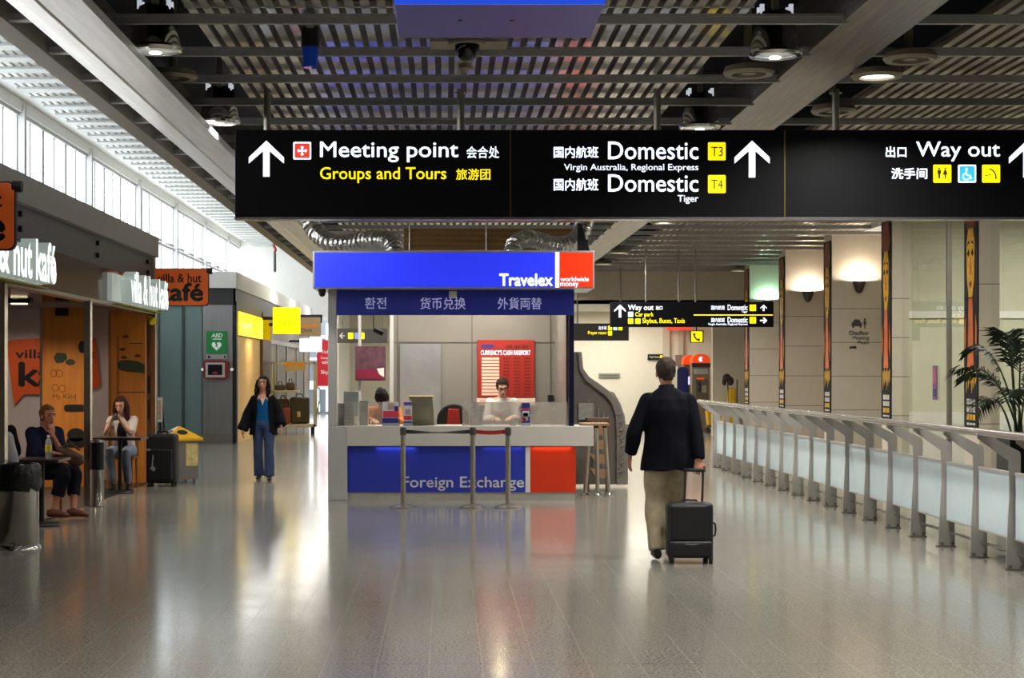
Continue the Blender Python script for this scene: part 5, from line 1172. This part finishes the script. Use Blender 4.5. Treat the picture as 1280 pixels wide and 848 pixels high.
def cart(px, y, label, tall=True):
    x = X(px, y); yw = M('cart_yellow', (206, 160, 22), .4, 0, .05)
    t = thing('cleaning_cart', label, 'cart', (x, y, 0))
    part('tub', MB().prism([(x - .16, y, .22), (x + .16, y, .22), (x + .2, y, .62), (x - .2, y, .62)], (0, .4, 0)), yw, t, bevel=.02)
    part('frame', MB().box(x - .2, x + .2, y, y + .4, .16, .22).cyl((x + .17, y + .1, .2), (x + .17, y + .1, 1.5 if tall else .7), .018), M('cart_grey', (86, 80, 70), .5), t)
    if tall: part('bag', MB().box(x - .06, x + .14, y + .05, y + .35, .55, 1.28), yw, t, bevel=.05)
    if tall: part('mop_head', MB().ell((x - .1, y + .1, 1.55), (.11, .09, .10)).ell((x + .0, y + .12, 1.46), (.09, .09, .12)).ell((x - .16, y + .1, 1.44), (.06, .06, .10)).cyl((x - .02, y + .1, .2), (x - .08, y + .1, 1.55), .015), M('mop_brown', (56, 44, 32), .8, 0, .2), t, smooth=60)
    for sx in (-.15, .15):
        for sy in (.06, .34): part('wheel', MB().cyl((x + sx - .02, y + sy, .085), (x + sx + .02, y + sy, .085), .085, n=14).box(x + sx - .02, x + sx + .02, y + sy - .02, y + sy + .02, .085, .18), dark, t)
cart(893, 46.5, 'yellow cleaning cart behind the far end of the railing', False)
cart(914, 43.6, 'yellow cart by the beige wall near the farthest banner')
# ------------------------------------------------------------------ people
V = Vector
def fuse(name, mb, vox, mat, parent, it=5, cut=None, thick=0.0, wob=0.0, wsc=9.0):
    """one continuous surface grown over overlapping limbs"""
    me = mb.mesh(name, (0, 0, 0)); o = bpy.data.objects.new(name, me); COL.objects.link(o)
    r = o.modifiers.new('r', 'REMESH'); r.mode = 'VOXEL'; r.voxel_size = vox
    s = o.modifiers.new('s', 'SMOOTH'); s.iterations = it; s.factor = .5
    dg = bpy.context.evaluated_depsgraph_get()
    nm = bpy.data.meshes.new_from_object(o.evaluated_get(dg)); bpy.data.objects.remove(o); bpy.data.meshes.remove(me)
    from mathutils import noise
    if wob:
        nn = [v.normal.copy() for v in nm.vertices]
        for v, q in zip(nm.vertices, nn):
            p = V((v.co.x * wsc, v.co.y * wsc, v.co.z * wsc * .55)); v.co += q * wob * noise.noise(p)
    if cut:
        bm = bmesh.new(); bm.from_mesh(nm); bm.normal_update()
        bmesh.ops.delete(bm, geom=[f for f in bm.faces if cut(f.calc_center_median(), f.normal)], context='FACES')
        bm.to_mesh(nm); bm.free()
    nm.polygons.foreach_set('use_smooth', [True] * len(nm.polygons)); nm.name = name
    o = bpy.data.objects.new(name, nm); COL.objects.link(o); nm.materials.clear(); nm.materials.append(mat); o.parent = parent
    if thick: s_ = o.modifiers.new('s', 'SOLIDIFY'); s_.thickness = thick
    return o
def limb(mb, pts, rads, n=14):
    """a limb that bends softly at its joints, with rounded ends"""
    P = [V(p) for p in pts]; Q, R = [], []
    for i in range(len(P) - 1):
        p0, p1, p2, p3 = P[max(i - 1, 0)], P[i], P[i + 1], P[min(i + 2, len(P) - 1)]
        for k in range(4):
            t = k / 4; Q.append(.5 * ((2 * p1) + (p2 - p0) * t + (2 * p0 - 5 * p1 + 4 * p2 - p3) * t * t + (3 * p1 - p0 - 3 * p2 + p3) * t ** 3)); R.append(rads[i] + (rads[i + 1] - rads[i]) * t)
    mb.tube(Q + [P[-1]], R + [rads[-1]], n)
    mb.ell(P[0], (rads[0],) * 3, None, 14, 8)
def lerp(a, b, t): return a + (b - a) * t
def hand(mb, w, d, n, curl=.35, ts=1):
    d = V(d).normalized(); n = V(n); n = (n - d * n.dot(d)).normalized(); s = d.cross(n) * ts
    mb.sweep([w - d * .03, w, w + d * .045, w + d * .088], [(.024, .02), (.027, .018), (.041, .016), (.040, .013)], s, 12)
    for off, ln in ((.034, .070), (.0115, .080), (-.0115, .074), (-.034, .058)):
        p = w + d * .08 + s * off; a = curl * .5; pts = [p - d * .015]
        for sg in (.46, .32, .26):
            pts.append(p); dr = d * math.cos(a) + n * math.sin(a); p = p + dr * ln * sg; a += curl
        pts.append(p); mb.tube(pts, [.008, .0085, .008, .0075, .006], 8)
    t0 = w + d * .022 + s * .026; t1 = t0 + (d * .55 + s * .75 + n * .25).normalized() * .04; t2 = t1 + (d * .85 + s * .25 + n * (.2 + curl)).normalized() * .032; t3 = t2 + (d * .9 + n * (.3 + curl)).normalized() * .026
    mb.tube([t0 - s * .012, t0, t1, t2, t3], [.013, .013, .0105, .0095, .007], 8)
def head_geo(mb, hc, f, u):
    r = f.cross(u) / f.length
    mb.ell(hc + u * .028 - f * .014, (.074, .094, .094), (r, f, u), 18, 12)
    mb.sweep([hc + u * .05 + f * .02, hc + f * .032, hc - u * .05 + f * .04, hc - u * .098 + f * .058], [(.066, .06), (.066, .06), (.052, .046), (.026, .024)], r, 14)
    mb.sweep([hc + f * .078 + u * .02, hc + f * .098 - u * .008, hc + f * .112 - u * .03, hc + f * .09 - u * .036], [(.008, .008), (.010, .010), (.015, .012), (.012, .008)], r, 8)
    mb.sweep([hc + f * .07 + u * .034 + r * .05, hc + f * .084 + u * .036, hc + f * .07 + u * .034 - r * .05], [(.011, .011)] * 3, u, 8)
    mb.ell(hc + f * .083 - u * .062, (.024, .013, .012), (r, f, u), 10, 6)
    for s in (-1, 1): mb.ell(hc + r * s * .074 - f * .008 - u * .008, (.010, .024, .033), (r, f, u), 10, 8)
def person(label, J, S, loc, vox=.0055):
    """J: joints relative to the spot the figure stands or sits on; S: clothes and colours"""
    root = thing('person', label, 'person', (0, 0, 0))
    J = {k: (V(v) if not isinstance(v, (float, int, list, str)) and len(v) == 3 and not isinstance(v[0], (tuple, list, Vector)) else v) for k, v in J.items()}
    f = J['f'].normalized(); u = J.get('u', V((0, 0, 1))); u = (u - f * u.dot(f)).normalized(); hs = S.get('hs', 1.0); f = f * hs; u = u * hs; lat = J['lat'].normalized()
    pel, nb, hc = J['pel'], J['nb'], J['hc']; sp = nb - pel
    mb = MB()
    mb.sweep([pel - sp * .1, pel, pel + sp * .3, pel + sp * .6, pel + sp * .85, nb], [(.13, .09), (.155, .105), (.13, .09), (.15, .10), (.15, .085), (.055, .055)], lat, 16)
    mb.tube([J['sh'][0], nb - sp * .1, J['sh'][1]], [.05, .07, .05], 10)
    mb.sweep([nb - sp * .06, lerp(nb, hc, .3), hc - u * .04 - f * .01], [(.062, .06), (.054, .056), (.052, .054)], lat, 14)
    head_geo(mb, hc, f, u)
    for i in (0, 1):
        a, e, w = V(J['sh'][i]), V(J['el'][i]), V(J['wr'][i])
        mb.tube([a, lerp(a, e, .4), e, lerp(e, w, .35), w], [.048, .044, .036, .037, .025], 12)
        hd, hn, hcurl, hts = J['hand'][i]; hand(mb, w, hd, hn, hcurl, hts)
        h, k, an = V(J['hip'][i]), V(J['kn'][i]), V(J['an'][i]); td = V(J['toe'][i]).normalized()
        mb.tube([h, lerp(h, k, .4), k, lerp(k, an, .3), an], [.085, .076, .052, .052, .034], 12)
        mb.sweep([an + td * -.04 - V((0, 0, .035)), an + td * .06 - V((0, 0, .045)), an + td * .16 - V((0, 0, .06))], [(.03, .03), (.036, .028), (.03, .016)], V((td.y, -td.x, 0)), 10)
    fuse('body', mb, vox, S['skin'], root, 3)
    # top garment
    T = S['top']; mb = MB()
    mb.sweep([pel + sp * t for t, a, b_ in T['torso']], [(a, b_) for t, a, b_ in T['torso']], lat, 20)
    sr = T.get('sh_r', .075); dn = -sp.normalized() * .012
    mb.tube([V(J['sh'][0]) + dn, nb - sp * .115, V(J['sh'][1]) + dn], [sr, sr * 1.2, sr], 12)
    for i in (0, 1):
        a, e, w = V(J['sh'][i]), V(J['el'][i]), V(J['wr'][i]); R = T['slv'][i] if isinstance(T['slv'][0], (tuple, list)) else T['slv']; en = T.get('end', 1.0); en = en[i] if isinstance(en, (tuple, list)) else en
        if en > .5: pts = [a, lerp(a, e, .5), e, lerp(e, w, .5 * (en - .5) * 2), lerp(e, w, (en - .5) * 2)]; rr = [R[0], lerp(R[0], R[1], .5), R[1], lerp(R[1], R[2], .5), R[2]]
        else: pts = [a, lerp(a, e, en), lerp(a, e, en * 2)]; rr = [R[0], R[0], R[1]]
        limb(mb, pts, rr, 14)
    fuse(T.get('name', 'jacket'), mb, vox * 1.35, T['mat'], root, T.get('it', 9), T.get('cut'), T.get('thick', 0), T.get('wob', .012), T.get('wsc', 9))
    if 'inner' in S:
        I = S['inner']; mb = MB(); mb.sweep([pel + sp * t for t, a, b_ in I['torso']], [(a, b_) for t, a, b_ in I['torso']], lat, 18); fuse(I['name'], mb, vox * 1.5, I['mat'], root, 4, None, 0, .006)
    if 'collar' in S:
        mb = MB(); mb.sweep([nb - sp * .06, nb + (hc - nb) * .22], [(.082, .078), (.068, .068)], lat, 16); fuse('collar', mb, vox * 1.3, S['collar'], root, 2)
    B = S['bottom']; mb = MB()
    mb.sweep([pel + sp * .12, pel, pel - sp * .12], [(B['w'], B['w'] * .72), (B['w'] * 1.08, B['w'] * .8), (B['w'] * .95, B['w'] * .7)], lat, 16)
    for i in (0, 1):
        h, k, an = V(J['hip'][i]), V(J['kn'][i]), V(J['an'][i]); R = B['leg']; en = B.get('end', 1.0)
        limb(mb, [h, lerp(h, k, .45), k, lerp(k, an, .5 * en), lerp(k, an, en)], [R[0], lerp(R[0], R[1], .4), R[1], lerp(R[1], R[2], .6), R[2]], 16)
    fuse(B.get('name', 'trousers'), mb, vox * 1.35, B['mat'], root, 4, None, 0, B.get('wob', .014), 11)
    for i in (0, 1):
        an = V(J['an'][i]); td = V(J['toe'][i]).normalized(); mb = MB(); z0 = an.z - .09
        up = V((0, 0, 1)); mb.sweep([an - td * .075 - up * .045, an - td * .03 - up * .04, an + td * .06 - up * .045, an + td * .15 - up * .058, an + td * .195 - up * .066], [(.033, .042), (.040, .050), (.045, .045), (.042, .03), (.022, .018)], V((td.y, -td.x, 0)), 14)
        fuse('shoe', mb, .006, S['shoe'], root, 2)
    # hair and face
    r = f.cross(u) / hs; H = S['hair']; mb = MB(); kind = H[0]
    big = 1.07 if kind == 'short' else 1.14
    mb.ell(hc + u * .034 - f * .02, (.077 * big, .095 * big, .094 * big), (r, f, u), 20, 14)
    if kind == 'short': mb.sweep([hc - f * .06 + u * .0, hc - f * .068 - u * .06], [(.066, .04), (.052, .03)], r, 14)
    if kind == 'long':
        L_ = H[2]
        for s in (-1, 1): mb.sweep([hc + r * s * .062 + u * .06 - f * .01, hc + r * s * .088 - u * .02 - f * .01, hc + r * s * .095 - u * L_ * .6 + f * H[3], hc + r * s * .085 - u * L_ + f * H[3] * 1.3], [(.03, .05), (.034, .055), (.036, .045), (.02, .025)], r, 12)
        mb.sweep([hc - f * .06 + u * .02, hc - f * .085 - u * .08, hc - f * .085 - u * L_], [(.085, .05), (.10, .05), (.085, .03)], r, 14)
    if kind == 'bun': mb.ell(hc - f * .12 + u * .02, (.045, .04, .045), (r, f, u))
    def cutf(c_, n_):
        q = c_ - hc; a, b_, h_ = q.dot(f), q.dot(r), q.dot(u)
        return a > .028 and h_ < .085 - .25 * abs(b_) and abs(b_) < .069 and h_ > -.14
    fuse('hair', mb, .0075, H[1], root, 3, cutf, 0, .010, 30)
    if S.get('face', True):
        for s in (-1, 1):
            part('eye', MB().ell(hc + r * s * .031 + f * .0795 + u * .012, (.014, .008, .007), (r, f, u), 10, 6), EYE_M, root, smooth=60)
            part('eyebrow', MB().sweep([hc + r * s * .014 + f * .094 + u * .036, hc + r * s * .032 + f * .092 + u * .041, hc + r * s * .05 + f * .078 + u * .034], [(.004, .003)] * 3, u, 6), H[1], root)
        part('lips', MB().ell(hc + f * .0935 - u * .062, (.023, .006, .008), (r, f, u), 10, 6), LIP_M, root, smooth=60)
    root.location = loc
    return root
EYE_M = M('eye_dark', (36, 26, 22), .2); LIP_M = M('lip', (150, 72, 66), .4)
sk1 = M('skin_ruddy', (190, 128, 104), .5, 0, .06); sk2 = M('skin_light', (212, 162, 136), .5, 0, .06); sk3 = M('skin_tan', (192, 138, 110), .5, 0, .06)
def C_(n_, c_=(0, 0, 0), r=.8): return M(n_, c_, r, 0, .14, 14, bump=.12, bscale=60, spec=.12)
F_, B_ = (0, -1, 0), (0, 1, 0)
# the man with the wheeled case, seen from behind
MX, MY = X(835, 15.0), 15.0
person('man in navy blazer and beige trousers walking away pulling a black case', dict(
    f=(-.12, 1, 0), lat=(1, 0, 0), pel=(0, 0, .97), nb=(-.012, .0, 1.53), hc=(-.02, .03, 1.665), sh=[(-.175, 0, 1.42), (.175, 0, 1.42)], el=[(-.305, -.03, 1.13), (.235, -.04, 1.13)],
    wr=[(-.335, .05, .93), (.255, -.11, .885)], hand=[((-.03, .12, -1), (1, .2, 0), .25, -1), ((-.02, -.28, -.96), (0, 1, -.3), 1.0, 1)],
    hip=[(-.10, 0, .92), (.09, 0, .92)], kn=[(-.115, .05, .51), (.085, .22, .53)], an=[(-.105, -.06, .10), (.06, .36, .14)], toe=[B_, (0, 1, .0)]),
    dict(skin=sk1, top=dict(name='jacket', mat=C_('blazer_navy', (13, 15, 24)), torso=[(-.31, .252, .165), (-.1, .236, .16), (.15, .212, .148), (.4, .208, .15), (.65, .215, .152), (.82, .20, .13), (.93, .13, .10), (1.02, .066, .066)], sh_r=.060, slv=(.074, .074, .056), end=.97, wob=.016),
         collar=C_('collar_dark', (24, 26, 36)), bottom=dict(mat=C_('chino_beige', (172, 158, 132)), w=.17, leg=(.115, .092, .084), end=1.02, wob=.016), shoe=M('shoe_black', (16, 15, 15), .3), hs=1.08, hair=('short', M('hair_greybrown', (58, 48, 40), .65, 0, .25, 40, spec=.15))), (MX, MY, 0), .005)
# the woman walking towards the camera
def openfront(c_, n_):
    wdt = .085 + .05 * max(0, (1.25 - c_.z))
    return n_.y < .25 and abs(c_.x - .0) < wdt and .62 < c_.z < 1.36 and c_.y < 0.02
person('woman in a black open jacket, blue top and jeans walking towards the camera', dict(
    f=(-.08, -1, .05), lat=(1, 0, 0), pel=(.0, 0, .86), nb=(-.005, .01, 1.345), hc=(-.005, -.015, 1.495), sh=[(-.135, .01, 1.265), (.135, .01, 1.265)], el=[(-.245, .03, 1.02), (.235, .04, 1.03)],
    wr=[(-.315, -.04, .79), (.285, -.05, .83)], hand=[((0, -.2, -1), (1, 0, 0), .4, 1), ((.02, -.35, -.9), (-1, 0, 0), .7, 1)],
    hip=[(-.08, 0, .83), (.085, 0, .83)], kn=[(-.08, -.0, .46), (.11, -.14, .47)], an=[(-.07, .06, .09), (.115, -.2, .09)], toe=[F_, (.1, -1, 0)]),
    dict(skin=sk3, top=dict(name='jacket', mat=C_('jacket_black', (17, 17, 24)), torso=[(-.33, .235, .15), (-.1, .205, .14), (.25, .172, .13), (.6, .172, .13), (.82, .155, .11), (.95, .10, .085), (1.02, .062, .06)], sh_r=.055, slv=(.062, .075, .095), end=(1.03, .95), cut=openfront, thick=.006, wob=.014),
         inner=dict(name='top', mat=C_('top_blue', (18, 84, 140)), torso=[(-.12, .158, .115), (.2, .142, .105), (.6, .155, .115), (.82, .12, .09), (.9, .06, .06)]),
         bottom=dict(name='jeans', mat=C_('denim', (58, 72, 104)), w=.155, leg=(.095, .07, .082), end=1.06, wob=.008), shoe=M('shoe_black'), hair=('long', M('hair_black', (22, 17, 16), .65, 0, .2, 40, spec=.15), .21, .02)), (X(329, 26.2), 26.2, 0), .006)
part('undershirt', MB().prism([(-.035, -.128, 1.27), (.035, -.128, 1.27), (.0, -.135, 1.16)], (0, .05, 0)), white_paint, bpy.data.objects['person.001'], bevel=.008)
# man with his chin in his hand at the café table
cafe_chair(X(52, 19.6), 19.6, math.radians(-65), 'timber café chair under the man with his chin in hand')
person('seated man in a navy top with chin in hand at a café table', dict(
    f=(.72, -.66, -.06), lat=(.6, .8, 0), pel=(-.12, .05, .555), nb=(-.02, -.03, 1.02), hc=(.015, -.07, 1.165), sh=[(.07, .14, .96), (-.14, -.15, .96)], el=[(.17, .0, .70), (-.05, -.33, .74)],
    wr=[(.085, -.15, .955), (.17, -.38, .75)], hand=[((-.12, .1, 1), (-.6, .6, .2), .7, 1), ((.9, .1, -.1), (0, 0, -1), .4, 1)],
    hip=[(-.06, .12, .54), (-.12, -.06, .54)], kn=[(.32, -.06, .52), (.24, -.26, .52)], an=[(.34, -.2, .10), (.13, -.28, .10)], toe=[(.95, -.3, 0), (.95, -.2, 0)]),
    dict(skin=sk1, top=dict(name='top', mat=C_('top_navy', (22, 26, 50)), torso=[(-.12, .20, .15), (.2, .19, .145), (.6, .20, .15), (.85, .18, .12), (1.0, .075, .07)], sh_r=.075, slv=(.085, .075, .06), end=(.58, .95), wob=.012),
         bottom=dict(mat=C_('trouser_ink', (22, 22, 32)), w=.165, leg=(.10, .085, .075), end=.62), shoe=M('shoe_rust', (96, 46, 34), .5), hair=('short', M('hair_sandy', (118, 76, 44), .65, 0, .2, 40, spec=.15))), (X(60, 19.5), 19.5, 0), .007)
hb = thing('handbag', 'brown leather handbag on the lap of the man with chin in hand', 'handbag', (X(88, 19.2), 19.2, .60))
x, y = X(88, 19.2), 19.15
part('body', MB().sweep([(x - .13, y, .80), (x - .02, y - .02, .74), (x + .11, y - .02, .66), (x + .14, y - .02, .62)], [(.03, .035), (.05, .07), (.055, .085), (.035, .05)], (0, 1, 0), 16), M('bag_leather', (74, 44, 32), .5, 0, .15, 8, bump=.3), hb, smooth=60)
part('strap', MB().tube([(x - .08, y, .82), (x + .02, y, .86), (x + .12, y, .78)], .012, 8), M('bag_leather'), hb, smooth=60)
# woman with a phone
cafe_chair(X(152, 24.2), 24.25, 0, 'timber café chair under the long-haired woman with a phone')
person('seated woman with long auburn hair looking at a phone in both hands', dict(
    f=(-.15, -1, -.28), lat=(1, 0, 0), pel=(.02, .1, .56), nb=(.0, .04, 1.055), hc=(-.01, -.01, 1.20), sh=[(-.155, .05, .99), (.165, .05, .99)], el=[(-.19, -.2, .80), (.17, -.2, .80)],
    wr=[(-.09, -.26, .985), (.035, -.26, .985)], hand=[((.35, -.1, .6), (.5, -.3, -.2), .8, 1), ((-.35, -.1, .6), (-.5, -.3, -.2), .8, -1)],
    hip=[(-.08, .06, .55), (.12, .06, .55)], kn=[(-.1, -.38, .54), (.13, -.36, .54)], an=[(-.05, -.36, .10), (.14, -.25, .10)], toe=[F_, (.2, -1, 0)]),
    dict(skin=sk2, top=dict(name='top', mat=C_('top_cream', (196, 184, 176)), torso=[(-.1, .17, .12), (.25, .155, .115), (.6, .165, .125), (.85, .15, .1), (.98, .07, .065)], sh_r=.062, slv=(.065, .055, .045), end=(.2, .48), wob=.008),
         inner=dict(name='vest', mat=C_('vest_black', (22, 20, 24)), torso=[(-.1, .12, .15), (.3, .11, .135), (.62, .11, .145), (.84, .08, .11)]),
         bottom=dict(name='jeans', mat=C_('denim_pale', (112, 120, 136)), w=.16, leg=(.095, .07, .055), end=.95), shoe=M('shoe_black'), hair=('long', M('hair_auburn', (58, 30, 24), .65, 0, .25, 40, spec=.15), .30, .03)), (X(152, 24.05), 24.05, 0), .0065)
single('mobile_phone', MB().obox((X(152, 24.05) - .025, 23.72, 1.05), (V((1, 0, 0)), V((0, .8, -.6)), V((0, .6, .8))), (.034, .005, .066)), M('phone_black', (20, 20, 24), .2), 'small dark phone held by the long-haired woman at the café table', 'phone', (X(152, 24.05) - .025, 23.72, 1.05), bevel=.004)
# tellers
person('teller woman in a white shirt looking down in front of the red rate board', dict(
    f=(.12, -1, -.42), lat=(1, 0, 0), pel=(.0, .08, .86), nb=(.0, .0, 1.31), hc=(.0, -.06, 1.44), sh=[(-.165, .0, 1.235), (.165, .0, 1.235)], el=[(-.21, -.05, 1.0), (.21, -.05, 1.0)],
    wr=[(-.1, -.26, 1.02), (.1, -.26, 1.02)], hand=[((.3, -1, -.1), (0, 0, -1), .4, -1), ((-.3, -1, -.1), (0, 0, -1), .4, 1)],
    hip=[(-.08, .08, .83), (.08, .08, .83)], kn=[(-.08, .04, .46), (.08, .04, .46)], an=[(-.08, .08, .11), (.08, .08, .11)], toe=[F_, F_]),
    dict(skin=sk2, top=dict(name='shirt', mat=C_('shirt_white', (214, 206, 198)), torso=[(-.1, .17, .125), (.25, .15, .115), (.6, .165, .125), (.85, .155, .10), (.98, .07, .065)], sh_r=.062, slv=(.068, .06, .045), end=.9, wob=.008),
         bottom=dict(mat=C_('skirt_dark', (30, 30, 40)), w=.16, leg=(.09, .07, .06)), shoe=M('shoe_black'), hair=('bun', M('hair_brownblack', (40, 28, 22), .65, 0, .2, 40, spec=.15))), (X(627.5, 23.55), 23.55, 0.02), .007)
person('teller with dark hair and an orange top bent over the left end of the counter', dict(
    f=(.25, -.55, -.85), u=(0, -.8, .5), lat=(1, 0, 0), pel=(.0, .3, .82), nb=(.0, .08, 1.17), hc=(.0, -.04, 1.285), sh=[(-.17, .07, 1.12), (.19, .07, 1.12)], el=[(-.24, -.05, .98), (.24, -.05, .98)],
    wr=[(-.1, -.28, 1.0), (.12, -.28, 1.0)], hand=[((.3, -1, -.1), (0, 0, -1), .4, -1), ((-.3, -1, -.1), (0, 0, -1), .4, 1)],
    hip=[(-.08, .3, .81), (.08, .3, .81)], kn=[(-.08, .22, .45), (.08, .22, .45)], an=[(-.08, .28, .11), (.08, .28, .11)], toe=[F_, F_]),
    dict(skin=sk2, top=dict(name='shirt', mat=C_('shirt_orange', (206, 116, 58)), torso=[(-.1, .17, .125), (.25, .16, .125), (.6, .175, .13), (.85, .16, .10), (.98, .07, .065)], sh_r=.065, slv=(.07, .06, .045), end=.9, wob=.008),
         bottom=dict(mat=C_('skirt_dark'), w=.16, leg=(.09, .07, .06)), shoe=M('shoe_black'), hs=1.1, hair=('bun', M('hair_black'))), (X(478, 23.1), 23.1, 0.02), .007)
# two guests cut by the left edge
def edge_guest(label, px, y, top, hair, bot, ey):
    person(label, dict(
        f=(.1, 1, 0), lat=(1, 0, 0), pel=(.0, -.02, .56), nb=(.0, .02, 1.04), hc=(-.0, .06, 1.185), sh=[(-.17, .02, .985), (.17, .02, .985)], el=[(-.22, .06, .74), (.22, .06, .74)],
        wr=[(-.12, .3, .78), (.12, .3, .78)], hand=[((.3, 1, 0), (0, 0, -1), .3, 1), ((-.3, 1, 0), (0, 0, -1), .3, -1)],
        hip=[(-.09, 0, .55), (.09, 0, .55)], kn=[(-.1, .40, .53), (.1, .40, .53)], an=[(-.1, .38, .10), (.1, .38, .10)], toe=[B_, B_]),
        dict(skin=sk2, top=dict(name='top', mat=top, torso=[(-.12, .19, .14), (.2, .18, .135), (.6, .19, .14), (.85, .17, .11), (1.0, .07, .065)], sh_r=.07, slv=(.078, .07, .055), end=.85), bottom=dict(mat=bot, w=.16, leg=(.1, .085, .07)), shoe=M('shoe_black'), hair=hair, face=False), (X(px, y), y, 0), .009)
    cafe_chair(X(px, y), y - .02, PI, 'timber café chair under the ' + label.split(' cut')[0])
edge_guest('seated guest in a pale grey top cut by the left picture edge', -13, 17.3, C_('top_grey', (168, 172, 178)), ('short', M('hair_black')), C_('trouser_ink'), 0)
edge_guest('seated guest in black with dark hair cut by the left picture edge', -6, 19.6, C_('vest_black'), ('long', M('hair_black'), .2, .0), C_('trouser_ink'), 0)

# ------------------------------------------------------------------ the wheeled case in the man's hand
cx, cy = X(861.5, 14.75), 14.62
t = thing('wheeled_suitcase', 'black wheeled cabin case pulled by the man in the navy blazer', 'suitcase', (0, 0, 0))
hw = .198
part('shell', MB().box(-hw, hw, .02, .22, .045, .53), blk, t, bevel=.035, segs=4)
part('front_panel', MB().box(-hw + .02, hw - .06, -.012, .04, .20, .51), blk, t, bevel=.02, segs=3)
part('front_pocket', MB().box(-hw + .015, hw - .015, -.03, .04, .06, .20), blk, t, bevel=.025, segs=3)
b = MB().tube([(-hw + .015, .0, .51), (-hw + .01, -.005, .2), (-hw + .02, -.01, .185), (0, -.035, .17), (hw - .04, -.012, .185)], .004, 6)
part('zip', b, M('zip_grey', (70, 72, 74), .35, .5), t)
part('badge', MB().box(.085, .13, .012, .022, .478, .486), M('badge_silver', (190, 190, 190), .3, .6), t)
part('handle', MB().tube([(hw - .01, .1, .36), (hw + .025, .1, .34), (hw + .03, .1, .29), (hw + .022, .1, .24), (hw - .01, .1, .225)], .009, 8), dark, t, smooth=60)
part('handle', MB().tube([(-.07, .12, .525), (-.06, .12, .548), (.06, .12, .548), (.07, .12, .525)], .009, 8), dark, t, smooth=60)
b = MB()
for sx in (-hw + .025, hw - .025): b.cyl((sx - .014, .03, .042), (sx + .014, .03, .042), .042, n=18).box(sx - .02, sx + .02, .02, .08, .04, .10)
part('wheel', b, M('wheel_black', (20, 20, 20), .5), t, smooth=40)
part('foot', MB().box(-hw + .03, -hw + .07, .16, .21, .0, .06).box(hw - .07, hw - .03, .16, .21, .0, .06), dark, t)
tube_m = M('telescopic', (86, 82, 74), .3, .85)
for sx in (-.035, .122): part('telescopic_tube', MB().cyl((sx, .19, .50), (sx + .016, .225, .80), .011, n=10), tube_m, t, smooth=40)
part('grip', MB().tube([(-.03, .225, .79), (-.018, .226, .806), (.138, .226, .806), (.15, .225, .79)], .016, 10), dark, t, smooth=60)
t.location = (cx, cy, 0)
